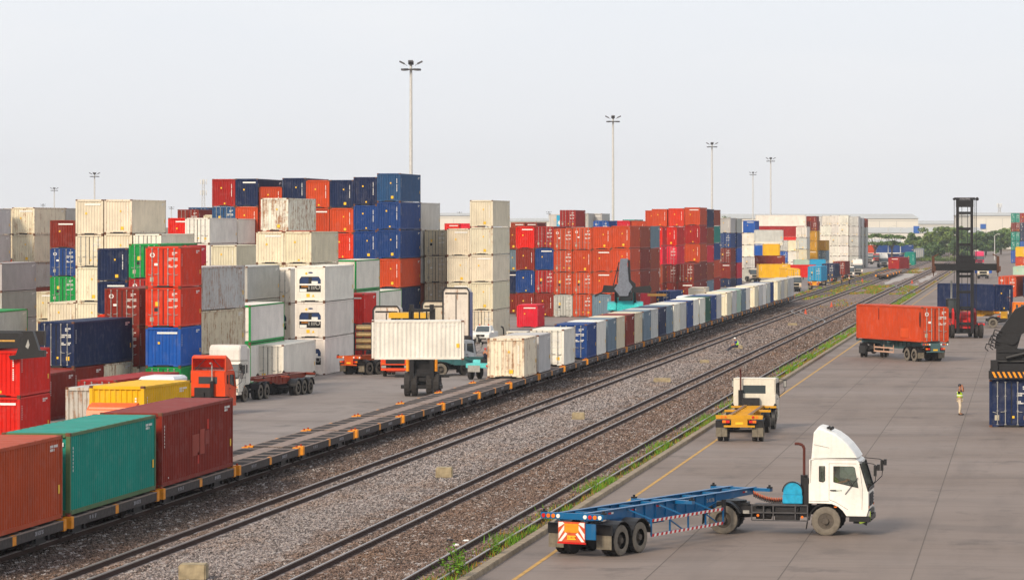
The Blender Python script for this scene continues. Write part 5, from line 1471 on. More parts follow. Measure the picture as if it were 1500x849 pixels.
# ---- blue skeletal trailer
kp = hm @ Vector((-3.72 + .2, 0, 0))
TH2 = 67.5; td = Vector((math.cos(R(TH2)), math.sin(R(TH2)), 0))
rear = kp + td * .85 - td * 12.6
skeletal('blue skeletal trailer with red and white striped side guards and warning board, at the front', (16, 96, 146), rear.x, rear.y, 0, TH2, L=12.6, axles=2, guard=True, board=True, zt=1.52, wear=.3).rotation_euler.y = R(-.45)

# ---- yellow skeletal trailer and its white tractor, driving away
yx, yy = P(1083, 647)
skeletal('rusty yellow short skeletal trailer seen from behind on the yard edge', (205, 148, 22), yx, yy, 0, 90, L=10, axles=1, gooseneck=False, zt=1.42, wear=.55, d0=.95, bolsters=(0, 5.4, 9.6))
v_ = Vector((yx, yy, 0)) + Vector((math.cos(R(90)), math.sin(R(90)), 0)) * 9.0
yt = C.objects[[i for i, q in enumerate(C.objects) if q.get('label', '').startswith('rusty yellow short')][0]]
for sy in (-1, 1): MB().box(.25, 9.5, sy * .48 - .07, sy * .48 + .07, 1.401, 1.41).build('worn_beam_top', plain('worn_steel_top', (128, 98, 78), .7), yt)
hd2 = R(88); f_ = Vector((math.cos(hd2), math.sin(hd2), 0))
a = v_ + f_ * 3.1
tractor('tractor_unit', 'white tractor unit seen from behind, pulling the rusty yellow trailer', (226, 218, 200), a.x - .2, a.y, 0, 88, wb=3.3, exhaust=(-.85, .72), wear=.3)
# ---- orange container on a skeletal trailer, driving away to the left
bx_, by_ = S(1370, 18.0); hd = R(118.5); fv = Vector((math.cos(hd), math.sin(hd), 0))
by_ += 0
skeletal('trailer under the orange red container turning on the right yard', (70, 98, 100), bx_, by_, 0, 118.5, L=12.3, axles=2, zt=1.55, wear=.5, d0=1.5, guard=False)
container(bx_, by_, 1.56, 'D', 'orange', 2.9, 40, hd - R(90), 'orange red container with a dark door smear riding the turning trailer on the right yard', None, .12)
kp2 = Vector((bx_, by_, 0)) + fv * 11.3; a = kp2 + Vector((math.cos(R(90)), math.sin(R(90)), 0)) * 3.3
tractor('tractor_unit', 'tractor unit hidden ahead of the orange red container, only its wheels showing', (60, 90, 100), a.x, a.y, 0, 90, wb=3.5, wear=.4, exhaust=None)
o = C.objects[-1]
g_ = MB()
rt = [q for q in C.objects if q.get('label', '').startswith('trailer under the orange red')][0]
for z in (.62, .95): g_.bar((5.2, 1.2, z), (8.8, 1.2, z), .05, .12)
for x in (5.2, 7.0, 8.8): g_.bar((x, 1.2, .55), (x, 1.2, 1.2), .05)
g_.build('side_guard', plain('faded_pink_guard', (205, 165, 140), .7), rt)
rc = [q for q in C.objects if q.get('label', '').startswith('orange red container with a dark')][0]
MB().prism([(.25, 2.45), (.42, 2.5), (.5, 2.0), (.45, 1.4), (.3, 1.2), (.22, 1.8)], -W_ / 2 + .002, -W_ / 2 + .010, axis='x').build('dark_smear', plain('soot', (92, 40, 26), .9, 0, .4), rc)
MB().box(-W_ / 2 + .002, -W_ / 2 + .009, 7.9, 8.05, 1.7, 2.65).build('dark_streak', plain('streak_brown', (150, 52, 28), .9), rc)
MB().box(-W_ / 2 + .002, -W_ / 2 + .008, 2.4, 3.9, .35, 1.1).build('paint_patch', M_PAINT, rc, col4((222, 84, 36), .1))
# ---- navy container broadside behind the mast, its trailer and orange yard truck
nx, ny = S(1470, 13.3); hdn = R(122); fv = Vector((math.cos(hdn), math.sin(hdn), 0))
container(nx, ny, 1.62, 'F', 'navy', 2.9, 40, hdn - R(90), 'navy container with rust patch seen broadside behind the tall black mast', None, .12)
skeletal('yellow trailer under the navy container behind the tall mast', (205, 150, 25), nx - fv.x * .1, ny - fv.y * .1, 0, 122, L=12.3, axles=2, d0=9.4, zt=1.6, wear=.3, flaps=False)
ox, oy = P(1491, 480)
tractor('yard_truck', 'orange yard truck at the right edge coupled to the navy container', (228, 120, 16), ox, oy + .9, 0, 2, wb=2.7, wear=.15, exhaust=(-.8, .7))
# ------------------------------------------------------------------ handlers
def J(*a): return Vector(a)
# tall mast empty-container handler, facing the camera
mx_, my_ = P(1413, 495)
t = thing('container_handler', 'tall black mast container handler with red body and empty spreader on the right yard', 'container handler', (mx_, my_, 0), R(-90 + 7))
# local +x points towards the camera, +y to the right of the picture
def mast(t, H1=13.8, hw=.85, sprz=7.0, sprw=6.1, body=(214, 34, 34)):
    m = MB()
    for sy in (-1, 1):
        m.box(.2, .55, *sorted((sy * hw, sy * (hw - .30))), .45, H1 * .55)
        m.box(-.1, .18, *sorted((sy * (hw - .02), sy * (hw - .28))), .45, H1)
    z = 1.3
    while z < H1 - 1.0:
        m.box(.0, .2, -hw + .3, hw - .3, z, z + .26); z += 1.55
    m.box(-.12, .3, -hw - .15, hw + .15, H1 - .25, H1)
    m.box(-.1, .22, -hw, hw, H1 - .95, H1 - .26)
    m.build('mast', M_BLACK, t)
    place_text('KALMAR', .26, M_PALE, t, (.315, 0, H1 - .13), (R(90), 0, R(90)))
    ch = MB()
    for y in (-hw - .18, hw + .15, hw + .3, -.28, .28): ch.bar((.1, y, .8), (.1, y, H1 - .1), .05)
    ch.cyl((.0, hw + .35, H1 - .15), (.3, hw + .35, H1 - .15), .17, 10).cyl((.0, -hw - .2, H1 - .15), (.3, -hw - .2, H1 - .15), .12, 10)
    ch.build('lift_chain', M_DARK, t)
    s_ = MB(); s_.box(.6, .95, -sprw / 2, sprw / 2, sprz - .35, sprz + .32); s_.box(.56, 1.0, -.95, .95, sprz - .1, sprz + .75)
    s_.box(.5, .62, -hw, hw, sprz - .6, sprz + 1.1)
    for y in (-.8, -.4, 0, .4, .8): s_.cyl((.98, y, sprz + .6), (1.04, y, sprz + .6), .2, 10)
    sp = s_.build('spreader', M_BLACK, t)
    for sy in (-1, 1):
        e_ = MB(); y = sy * sprw / 2; e_.box(.5, 1.1, *sorted((y, y + sy * .22)), sprz - .55, sprz + 1.05); e_.box(.5, 2.6, *sorted((y + sy * .02, y + sy * .2)), sprz - .4, sprz + .1)
        e_.bar((.9, y + sy * .1, sprz + 1.0), (.9, y - sy * .4, sprz + 1.25), .1).cyl((.9, y + sy * .1, sprz - .55), (.9, y + sy * .1, sprz - .9), .05, 8)
        e_.build('end_arm', plain('rusty_arm', (92, 58, 42), .8), sp)
    b = MB(); b.box(-6.0, -.1, -1.2, 1.2, .95, 1.75); b.prism([(-6.2, 1.75), (-3.8, 1.75), (-3.9, 2.2), (-5.9, 2.2)], -1.2, 1.2)
    b.prism([(-.15, 1.5), (-.15, 2.5), (-.9, 2.9), (-2.4, 1.76)], -1.15, -.95).prism([(-.15, 1.5), (-.15, 2.5), (-.9, 2.9), (-2.4, 1.76)], .95, 1.15)
    b.box(-.6, -.2, -2.0, 2.0, 1.25, 1.45)
    b.build('body', M_COACH, t, col4(body, .1))
    MB().cyl((-1.8, -.75, 1.9), (-1.8, .75, 1.9), .72, 18).build('counterweight_hood', M_COACH, t, col4(body, .1))
    c = MB(); c.m(0).box(-2.7, -1.15, -1.55, -.35, 1.9, 2.5); c.m(1).box(-2.65, -1.2, -1.5, -.4, 2.5, 3.75); c.m(0).box(-2.72, -1.13, -1.57, -.33, 3.75, 3.85)
    for x in (-2.68, -1.2):
        for y in (-1.53, -.37): c.m(0).bar((x, y, 2.5), (x, y, 3.75), .07)
    cb = c.build('cab', [M_BLACK, M_GLASS], t)
    MB().cyl((-1.5, -.5, 3.85), (-1.5, -.5, 4.1), .05, 8).cyl((-1.9, -1.1, 3.85), (-1.9, -1.1, 5.6), .10, 8).build('aerial', M_GALV, cb)
    ti = MB()
    for sy in (-1, 1): ti.cyl((-.3, sy * .7, 1.4), (.05, sy * .7, 4.4), .11, 10)
    ti.build('tilt_cylinder', M_DARK, t)
    for sy in (-1, 1):
        wheel(t, -.55, sy * 1.65, .75, .75, .42, sy, dual=True, clean=True)
        wheel(t, -5.2, sy * 1.1, .6, .6, .4, sy, clean=True)
    ax = MB(); ax.box(-.8, -.25, -1.3, 1.3, .45, 1.05); ax.build('drive_axle', M_BLACK, t)
    return t
mast(t)
# black handler holding the white container, seen from the back through its forks
s_g = 21.3; X0, Y0 = S(618, 21.0)
t = thing('container_handler', 'black front handler carrying the off-white container in the middle of the left yard', 'container handler', (X0, Y0, GL), R(-90 + 7))
m = MB()
for sy in (-1, 1):
    m.box(.1, .4, *sorted((sy * .85, sy * .55)), .4, 6.4); m.box(-.2, .08, *sorted((sy * .83, sy * .57)), .4, 5.6)
for z in (1.4, 2.9, 4.4, 5.9): m.box(.05, .2, -.56, .56, z, z + .2)
m.build('mast', M_BLACK, t)
MB().box(.42, .7, -1.1, 1.1, 2.9, 3.9).box(.42, .55, -.9, .9, 4.2, 4.5).box(.42, .55, -.9, .9, 5.9, 6.1).box(.42, .55, -.9, -.75, 4.4, 6.0).box(.42, .55, .75, .9, 4.4, 6.0).box(.42, .5, -.2, -.1, 4.4, 6.0).box(.42, .5, .3, .4, 4.4, 6.0).build('fork_carriage', M_BLACK, t)
MB().box(-5.5, -.3, -.95, .95, .7, 1.9).box(-.5, -.25, -1.9, 1.9, 1.3, 1.5).box(-.45, -.3, -.9, .9, .5, 2.9).build('body', M_BLACK, t)
MB().box(.0, .05, -.55, .55, 1.05, 1.9).build('radiator_guard', M_DARK, t)
MB().box(-3.2, -1.6, -.7, .7, 1.9, 3.4).build('cab', M_GLASS, t)
for sy in (-1, 1):
    wheel(t, -.3, sy * 1.02, .82, .82, .44, sy, dual=True, clean=True)
    wheel(t, -4.9, sy * .95, .6, .6, .4, sy, clean=True)
    MB().cyl((.15, sy * .98, 1.75), (.15, sy * .98, 2.6), .13, 10).build('tilt_cylinder', M_ORG, t)
MB().box(-.2, .35, -1.45, 1.45, .55, .8).build('drive_axle', M_BLACK, t)


# spreader of a handler standing left of the picture, gripping the bright red pair
x, y = S(-35, 27.0)
t = thing('reach_stacker', 'black spreader beam with an ochre stripe gripping the bright red pair at the left edge', 'reach stacker', (x, y, GL), 0)
zb = CAMH - (510 - HOR) / 27.0 - GL + .02
b_ = MB(); b_.box(-4.5, 2.5, -.1, .35, zb, zb + .85); b_.box(-4.5, 2.5, 4.6, 5.0, zb, zb + .8); b_.box(-1.4, 1.0, .35, 4.6, zb + .1, zb + .7)
sp_o = b_.build('spreader', M_BLACK, t)
MB().box(-2.0, 2.2, -.125, -.103, zb + .36, zb + .45).build('stripe', plain('ochre_stripe', (200, 150, 70), .6), sp_o)
MB().prism([(2.3, zb - .35), (2.75, zb + .95), (3.25, zb + .95), (3.6, zb - .1), (3.9, zb - .1), (3.9, zb - .45), (2.0, zb - .62), (1.9, zb - .4)], -.3, .1).build('side_arm', M_BLACK, sp_o)
MB().prism([(2.85, zb + .1), (3.0, zb + .5), (3.08, zb + .2), (3.0, zb - .02)], -.32, -.303).build('arm_mark', M_GALV, sp_o)
MB().box(-9, -1.0, 1.0, 2.2, zb + .9, zb + 1.7).build('boom', M_BLACK, t)
MB().box(-16, -9, .2, 3.2, 1.0, 2.6).box(-15, -11, .6, 2.8, 2.6, 3.9).bar((-15, 1.6, 2.6), (-9, 1.6, zb + 1.3), .6).build('body', M_BLACK, t)
for xx in (-10.2, -14.8):
    for yy_ in (.1, 3.3): MB().cyl((xx, yy_ - .3, .8), (xx, yy_ + .3, .8), .8, 18).build('wheel', M_RUB, t)

# turquoise reach stacker behind the train
rx, ry = S(916, 12.3)
t = thing('reach_stacker', 'turquoise reach stacker with raised grey boom behind the container train', 'reach stacker', (rx, ry, GL), R(-90 + 4))
CY = plain('turquoise_paint', (40, 190, 190), .4)
b = MB(); b.box(-7, -1.2, -1.35, 1.35, .9, 2.6); b.prism([(-1.2, .9), (.6, 1.0), (.6, 2.3), (-.2, 2.6), (-1.2, 2.9)], -1.3, 1.3)
for sy in (-1, 1): b.prism([(-1.9, 1.6), (-1.6, 2.5), (-.6, 2.8), (.7, 2.5), (1.0, 1.8), (.75, 1.8), (.5, 2.1), (-.6, 2.3), (-1.4, 2.1)], *sorted((sy * 1.1, sy * 2.1)))
b.prism([(-2.2, 2.0), (-1.3, 2.0), (-1.0, 3.9), (-1.6, 3.9)], -1.15, -.85).prism([(-2.2, 2.0), (-1.3, 2.0), (-1.0, 3.9), (-1.6, 3.9)], .85, 1.15)
b.build('body', CY, t)
gb = plain('boom_grey', (112, 118, 130), .5)
bm_ = MB()
# telescopic boom climbing towards the camera, with the star shaped rotator plate in front
bm_.loft([[(-5.5, -.55, 2.4), (-5.5, .55, 2.4), (-5.5, .55, 3.3), (-5.5, -.55, 3.3)], [(.3, -.55, 5.6), (.3, .55, 5.6), (.1, .55, 6.6), (.1, -.55, 6.6)],
          [(1.5, -.42, 6.0), (1.5, .42, 6.0), (1.3, .42, 6.9), (1.3, -.42, 6.9)]])
bm_.build('boom', gb, t)
fp = MB(); fp.prism([(-.62, 7.3), (.32, 7.3), (.5, 5.2), (.95, 4.55), (.5, 3.85), (.42, 3.45), (-.62, 3.45), (-.78, 3.75), (-1.25, 4.3), (-.8, 4.95)], 1.5, 1.75, axis='x')
fp.prism([(-.62, 7.3), (.32, 7.3), (.42, 7.9), (-.5, 7.9)], 1.3, 1.72, axis='x'); fp.build('boom_head', gb, t, bevel=.03)
MB().prism([(.36, 7.8), (.62, 7.7), (.72, 5.4), (1.3, 4.9), (1.1, 4.4), (.45, 4.8)], 1.2, 1.48, axis='x').bar((1.35, -.75, 7.4), (1.35, -.9, 5.0), .1).bar((1.3, -.68, 7.5), (1.3, -1.4, 4.6), .12).build('boom_linkage', M_BLACK, t)
sp = MB(); sp.prism([(-3.6, 3.55), (-2.7, 4.0), (-2.5, 4.75), (-1.0, 4.65), (-.8, 3.9), (-2.6, 3.85), (-3.5, 3.35)], 1.1, 1.6, axis='x')
sp.prism([(.8, 4.5), (3.0, 4.7), (3.2, 4.3), (3.0, 3.8), (.8, 3.9)], 1.1, 1.6, axis='x'); sp.box(1.0, 1.45, -.9, .9, 3.3, 3.9)
s2 = sp.build('spreader', M_BLACK, t)
MB().box(1.05, 1.5, 2.7, 4.9, 3.45, 3.75).build('end_beam', plain('dirty_ochre', (140, 105, 50), .8), s2)
cb = MB(); cb.m(0).box(-2.6, -.9, -.75, .75, 1.9, 2.1).m(1).box(-2.55, -.95, -.7, .7, 2.1, 3.4).m(0).box(-2.65, -.85, -.78, .78, 3.4, 3.5)
for y in (-.72, .72): cb.m(0).bar((-.95, y, 2.1), (-.95, y, 3.4), .1)
cb.build('cab', [M_BLACK, M_GLASS], t)
MB().cyl((-1.0, 1.15, 1.3), (.9, 1.1, 4.8), .17, 10).cyl((-1.0, -1.15, 1.3), (.9, -1.1, 4.8), .17, 10).build('lift_cylinder', M_BLACK, t)
for sy in (-1, 1): wheel(t, -.2, sy * 1.6, .8, .8, .42, sy, dual=True, clean=True); wheel(t, -5.8, sy * 1.2, .75, .75, .42, sy, clean=True)

# reach stacker at the right edge lowering the navy container
nx2, ny2 = P(1448, 625)
container(nx2 + 1.26, ny2, .0, 'D', 'navy', 2.62, 20, R(0), 'dark blue container with barred doors under the black and yellow striped spreader', None, .05)
t = thing('reach_stacker', 'black boom and striped spreader of the reach stacker cut by the right edge', 'reach stacker', (nx2 + 1.3, ny2 + 6, 0), R(-170))
SP = MB(); SP.box(-1.25, 1.25, -6.4, -6.0, 2.66, 3.12).box(-.5, .5, -6.0, -.2, 2.7, 3.0).box(-1.25, 1.25, -.4, 0.0, 2.66, 3.0)
t.rotation_euler = (0, 0, 0); t.location = (nx2 + 1.26, ny2 + 6.1, 0)
so = SP.build('spreader', M_BLACK, t)
sv = MB()
for i in range(9):
    x = -1.2 + i * .28; sv.prism([(x, 2.74), (x + .13, 2.74), (x - .03, 3.06), (x - .16, 3.06)] , -6.408, -6.402) if x - .16 > -1.3 else None
sv.build('warning_stripe', M_ORG, so)
UP = MB(); UP.box(-1.15, -.75, -6.3, -5.9, 3.12, 3.7).box(-.9, 1.2, -6.1, -3.4, 3.12, 3.5).box(-.85, 1.3, -5.6, -4.2, 3.5, 4.3)
for z in (3.35, 3.75, 4.15): UP.bar((-.8, -5.65, z), (1.3, -5.65, z), .08)
UP.cyl((-.8, -5.7, 3.6), (1.3, -5.7, 3.6), .09, 8).cyl((-.3, -5.9, 3.8), (.9, -5.8, 4.1), .12, 8)
UP.prism([(-.95, 4.3), (-.85, 5.0), (.2, 6.5), (.8, 6.75), (1.4, 6.75), (1.4, 5.6), (.55, 5.1), (.3, 4.3)], -5.5, -4.5)
UP.cyl((.0, -5.52, 4.9), (.0, -5.62, 4.9), .38, 18)
UP.build('rotator_head', M_BLACK, so)
BO = MB(); BO.bar((1.0, -5.0, 6.3), (9.5, -3.4, 3.2), 1.0, 1.1).bar((1.0, -5.55, 4.4), (3.4, -5.0, 6.0), .12)
BO.build('boom', M_BLACK, t)
hs = MB(); rh = random.Random(2)
for k in range(7):
    a = Vector((-1.0 + rh.uniform(-.3, .2), -5.6, 4.5 + rh.uniform(-.4, .5))); hs.tube([a, a + Vector((-.18, 0, .15)), a + Vector((-.1, 0, .4)), a + Vector((.3, 0, .3))], .03, 6)
hs.build('hose', M_DARK, so)
BB = MB(); BB.box(5.5, 13, -4.6, -1.8, 1.0, 2.4).prism([(9.5, 2.4), (12.8, 2.4), (12.4, 3.9), (9.9, 3.9)], -4.3, -2.1); BB.build('body', M_BLACK, t)
for x in (6.6, 12.0):
    for sy in (-1, 1): wheel(t, x, -3.2 + sy * 1.5, .8, .8, .42, sy, clean=True)

# ------------------------------------------------------------------ traffic in the left yard
def left(px, py): return P(px, py, GL)
# orange tractor seen from behind, near the train
x, y = left(306, 612)
tractor('tractor_unit', 'orange tractor unit seen from behind with open wind deflector, left of the white tractor', (232, 72, 14), x - .85, y + 4.2, GL, 84, wb=3.2, fairing='visor', wear=.1, exhaust=(-.82, -.35), chrome=True)
# the orange deflector peeping over the teal container
x, y = S(152, 36.8)
tt = tractor('tractor_unit', 'orange truck roof with a white sign showing above the teal container', (236, 96, 22), x, y + 1.6, GL, -92, wb=2.6, tail=3.2, wear=.1, exhaust=None)
df = MB(); df.prism([(-.5, 2.79), (-.5, 4.45), (-.35, 4.78), (.0, 4.82), (.35, 4.6), (1.1, 2.79)], -1.05, 1.05); df.build('wind_deflector', M_COACH, tt, col4((236, 96, 22), .05), bevel=.08)
MB().prism([(.37, 4.5), (.60, 3.95), (.60, 3.9), (.36, 4.45)], -.35, .45).build('sign', M_WHITE, tt)
MB().prism([(.50, 4.22), (.58, 4.05), (.60, 4.05), (.52, 4.24)], -.2, .2).build('sign_lettering', M_NAVY, tt)
# white tractor with red trailer
x, y = left(357, 588); hw_ = R(-97); hv_ = Vector((math.cos(hw_), math.sin(hw_))); lv_ = Vector((-hv_.y, hv_.x))
x, y = x - lv_.x * .98, y - lv_.y * .98
tw = tractor('tractor_unit', 'white tractor unit with a boxy roof fairing pulling the red oxide trailer, left yard', (228, 222, 210), x, y, GL, -97, wb=3.1, tandem=True, wear=.2, exhaust=None)
fb = MB(); fb.prism([(-.5, 2.79), (-.5, 3.85), (.9, 3.85), (1.1, 3.6), (1.12, 2.79)], -1.1, 1.1); fb.build('roof_fairing', M_COACH, tw, col4((228, 222, 214), .05), bevel=.06)
MB().box(-.95, -.55, -1.12, 1.12, 1.2, 3.6).build('side_fairing', M_COACH, tw, col4((228, 222, 214), .05), bevel=.04)
rr_ = Vector((x, y)) - hv_ * (3.5 + 9.6)
skeletal('red oxide skeletal trailer with three axles behind the white tractor, left yard', (150, 60, 40), rr_.x + .5, rr_.y, GL, -98, L=10.6, axles=3, zt=1.5, wear=.6, d0=.9, flaps=False)
# orange skeletal trailer seen from behind, loaded truck with rack in front
x, y = left(511, 549)
skeletal('orange skeletal trailer seen from behind with black mudflaps, centre left yard', (205, 84, 28), x, y, GL, 64, L=12.3, axles=3, zt=1.55, wear=.45, d0=1.2)
fvv = Vector((math.cos(R(64)), math.sin(R(64))))
tractor('tractor_unit', 'dark tractor unit ahead of the orange skeletal trailer, half hidden', (70, 62, 60), x + fvv.x * 14.2, y + fvv.y * 14.2, GL, 70, wb=3.3, wear=.4)
# rack of gas cylinders
x, y = S(519, 17.2)
t = thing('gas_cylinder_rack', 'black rack of beige gas cylinders beside the held white container', 'gas rack', (x, y, GL), 0)
fr = MB()
for xx in (0, .02, 1.5):
    for yy_ in (0, 4): fr.bar((xx, yy_, 0), (xx, yy_, 3.5), .09)
for z in (1.3, 1.8, 2.3, 2.9, 3.45): fr.bar((0, 0, z), (1.5, 0, z), .08); fr.bar((1.5, 0, z), (1.5, 4, z), .08); fr.bar((0, 4, z), (1.5, 4, z), .08)
fr.build('rack', M_BLACK, t)
for z in (1.55, 2.05, 2.6, 3.18): MB().cyl((.12, .35, z), (1.42, .35, z), .2, 14).cyl((.12, 1.2, z), (1.42, 1.2, z), .2, 14).build('gas_cylinder', plain('beige_cylinder', (190, 160, 110), .5), t)
# orange truck facing the camera behind the held container
x, y = left(577, 552)
tractor('tractor_unit', 'orange truck facing the camera under the held off-white container', (232, 74, 30), x, y + 1.5, GL, -86, wb=3.4, wear=.1, dirty=False)
x2, y2 = S(583, 17.6)
def backcab(px, s, w_, z0, z1, label, col, d=1.6, win=True):
    x, y = S(px, s)
    t = thing('truck_cab', label, 'truck', (x, y, GL), 0)
    MB().prism([(-w_ / 2, z0), (w_ / 2, z0), (w_ / 2, z1 - .25), (w_ / 2 - .2, z1), (-w_ / 2 + .2, z1), (-w_ / 2, z1 - .25)], 0, d).build('cab_shell', M_PAINT, t, col4(col, .8), bevel=.05)
    MB().box(-w_ / 2 + .18, w_ / 2 - .18, -.03, -.012, z1 - .55, z1 - .42).box(-.04, .04, -.03, -.012, z0, z1 - .6).build('panel_trim', M_DARK, t)
    if win: MB().box(-w_ / 2 + .3, w_ / 2 - .3, -.02, -.004, z0 + .9, z0 + 1.5).build('rear_window', M_GLASS, t)
    fr_ = MB()
    for sx in (-1, 1): fr_.bar((sx * (w_ / 2 + .01), -.03, z0), (sx * (w_ / 2 + .01), -.03, z1 - .3), .12)
    fr_.bar((-w_ / 2 + .2, -.03, z1), (w_ / 2 - .2, -.03, z1), .12); fr_.bar((-w_ / 2, -.03, z1 - .28), (-w_ / 2 + .2, -.03, z1), .12); fr_.bar((w_ / 2, -.03, z1 - .28), (w_ / 2 - .2, -.03, z1), .12)
    fr_.build('cab_edge', M_DARK, t)
    MB().box(-.5, .5, -4, d, .7, .98).build('chassis_frame', M_DARK, t)
    for yy_ in (.6, -3.2):
        for sx in (-1, 1): MB().cyl((sx * .85, yy_, .52), (sx * 1.15, yy_, .52), .52, 16).build('wheel', M_RUB, t)
    return t
bt = backcab(668, 16.4, 2.35, 1.0, 6.3, 'tall white backed blue truck behind the held container, right end', (222, 212, 200), win=False)
MB().box(1.18, 1.26, -.03, 1.6, 1.6, 5.9).build('side_panel', M_COACH, bt, col4((30, 60, 140), .05))
backcab(637, 16.0, 2.3, 1.0, 4.95, 'cream truck cab roof showing over the held container, middle', (210, 200, 180))
backcab(566, 16.6, 2.35, 1.0, 4.75, 'white truck cab roof showing over the held container, left end', (222, 214, 206))
yb = MB(); x, y = S(597, 16.7); t = thing('flat_rack', 'yellow flat rack edge showing over the held container', 'flat rack', (x, y, GL), 0)
yb.box(-1.7, 1.7, 0, 2.4, 3.75, 4.22).build('deck', M_COACH, t, col4((228, 176, 40), .4)); MB().box(-1.5, -1.3, .2, 2.2, 0, 3.74).box(1.3, 1.5, .2, 2.2, 0, 3.74).build('post', M_DARK, t)
# white cab with chassis right of the held container, cyan frame and dual wheels below
x, y = left(690, 551)
skeletal('cyan skeletal trailer partly hidden under the held container, right end', (60, 105, 108), x - 4.9, y - .4, GL, 22, L=8.0, axles=2, zt=1.5, wear=.4, gooseneck=False, d0=1.0, flaps=False)
tractor('tractor_unit', 'blue and white tractor beside the held container, side window towards the pickup', (208, 212, 216), x - 1.9, y + 3.0, GL, 62, wb=3.2, wear=.3)
# pickup facing the camera
x, y = left(705, 503)
t = thing('pickup_truck', 'white pickup truck facing the camera with beacon lights beside the cream tower', 'pickup', (x, y + 2.0, GL), R(-90 - 2))
wc_ = col4((236, 234, 230), .03)
pb = MB(); secs = []
for yy_, q in ((-.9, .96), (-.86, 1), (.86, 1), (.9, .96)):
    secs.append([(xx * (1 if q == 1 else .985), yy_, zz if zz < .9 else .45 + (zz - .45) * q) for xx, zz in ((-2.9, .45), (2.05, .42), (2.15, .62), (2.12, .92), (1.95, 1.05), (1.0, 1.16), (-.75, 1.16), (-2.9, 1.12))])
pb.loft(secs); pb.build('body', M_COACH, t, wc_, bevel=.03)
cbn = MB(); secs = []
for yy_, q in ((-.82, 0), (-.68, 1), (.68, 1), (.82, 0)):
    secs.append([(1.05, yy_, 1.16), (.42, yy_ * (1 if q else .86), 1.74 if q else 1.68), (-.75, yy_ * (1 if q else .86), 1.76 if q else 1.70), (-1.15, yy_, 1.16)])
cbn.loft(secs); cbn.build('cabin', M_COACH, t, wc_)
MB().add([(1.07, -.70, 1.19), (1.07, .70, 1.19), (.50, .62, 1.70), (.50, -.62, 1.70)], [(0, 1, 2, 3)]).build('windscreen', M_GLASS, t)
MB().box(2.13, 2.165, -.42, .42, .68, .92).box(2.10, 2.18, -.6, .6, .46, .56).build('grille', M_BLACK, t)
MB().cbox(2.17, 0, .80, .02, .2, .06).build('badge', M_GALV, t)
for sy in (-1, 1):
    MB().prism([(2.02, .72), (2.14, .74), (2.1, .93), (1.85, .98)], *sorted((sy * .50, sy * .88))).build('headlight', M_GALV, t)
    MB().cbox(.8, sy * 1.02, 1.18, .14, .22, .18).build('mirror', M_COACH, t, wc_)
    MB().cyl((.1, sy * .45, 1.76), (.1, sy * .45, 1.9), .07, 8).build('beacon', M_REDO, t)
    for xx in (1.35, -1.75): wheel(t, xx, sy * .78, .38, .38, .24, sy, clean=True)
MB().box(1.25, 1.26, -.5, .5, .52, .6).build('number_plate', M_WHITE, t)
# teal flat truck with a driver, beside the near end of the container row on the train
x, y = left(712, 556)
t = thing('tow_tractor', 'turquoise open tow tractor beside the first cream container on the train', 'tow tractor', (x - .35, y + 1.0, GL), R(78))
TQ = plain('pale_turquoise', (92, 196, 196), .5)
MB().box(-1.0, .2, -1.1, 1.1, .9, 1.25).prism([(.2, .9), (1.9, .9), (1.9, 1.25), (.3, 1.5)], -1.0, 1.0).build('body', TQ, t, bevel=.04)
MB().box(-1.05, -1.0, -1.05, -.6, 1.0, 1.15).build('tail_lamp', M_RED, t); MB().box(-1.06, -1.0, -.1, .9, .6, 1.1).build('rear_board', M_GALV, t)
MB().box(.2, .6, -.3, .3, 1.25, 1.45).box(.1, .2, -.3, .3, 1.25, 1.55).build('seat', M_BLACK, t)
for sy in (-1, 1):
    wheel(t, -.5, sy * .85, .5, .5, .3, sy, clean=True); wheel(t, 1.4, sy * .85, .5, .5, .3, sy, clean=True)
mm_ = Matrix.Translation((x - .35, y + 1.0, GL)) @ Matrix.Rotation(R(78), 4, 'Z'); q = mm_ @ Vector((.35, 0, 1.5))
person('man in dark clothes and red cap driving the turquoise tow tractor', q.x, q.y, q.z, R(78), dj, ((30, 34, 52), (40, 42, 54)), helmet=(190, 40, 40))
# white forklift cab behind the train loads
def guard_cab(px, s, z0, label, name='forklift'):
    x, y = S(px, s); t = thing(name, label, 'forklift', (x, y, GL), 0)
    zt_ = CAMH - (z0 - HOR) / s - GL
    b = MB(); b.box(-.9, .9, 0, 2.6, .5, 1.5); b.build('body', M_COACH, t, col4((210, 200, 180), .2))
    c = MB()
    for xx in (-.85, .85):
        for yy_ in (0, 1.8): c.bar((xx, yy_, 1.5), (xx, yy_, zt_), .14)
    c.box(-.95, .95, -.05, 1.9, zt_ - .12, zt_); c.box(-.06, .06, -.05, .02, 1.5, zt_ - .12); c.box(-.9, .9, -.04, .02, zt_ - .8, zt_ - .65)
    c.build('overhead_guard', M_COACH, t, col4((222, 214, 196), .2))
    MB().cyl((-1.25, .3, 1.0), (-1.25, .3, zt_ + .1), .07, 8).tube([(-1.25, .3, zt_ + .1), (-1.3, .2, zt_ + .35), (-1.45, .1, zt_ + .42)], .07, 8).build('exhaust_stack', M_BLACK, t)
    for xx in (-.8, .8):
        for yy_ in (.4, 2.0): MB().cyl((xx - .15, yy_, .4), (xx + .15, yy_, .4), .4, 14).build('wheel', M_RUB, t)
guard_cab(757, 16.2, 485, 'cream overhead guard of a forklift behind the first train containers')
x, y = S(1008, 10.3)
container(x + 1.25, y, CAMH - (421 - HOR) / 10.3 - 2.6, 'F', 'cream', 2.6, 20, 0, 'cream container on a truck bed behind the middle of the train', None, .5)
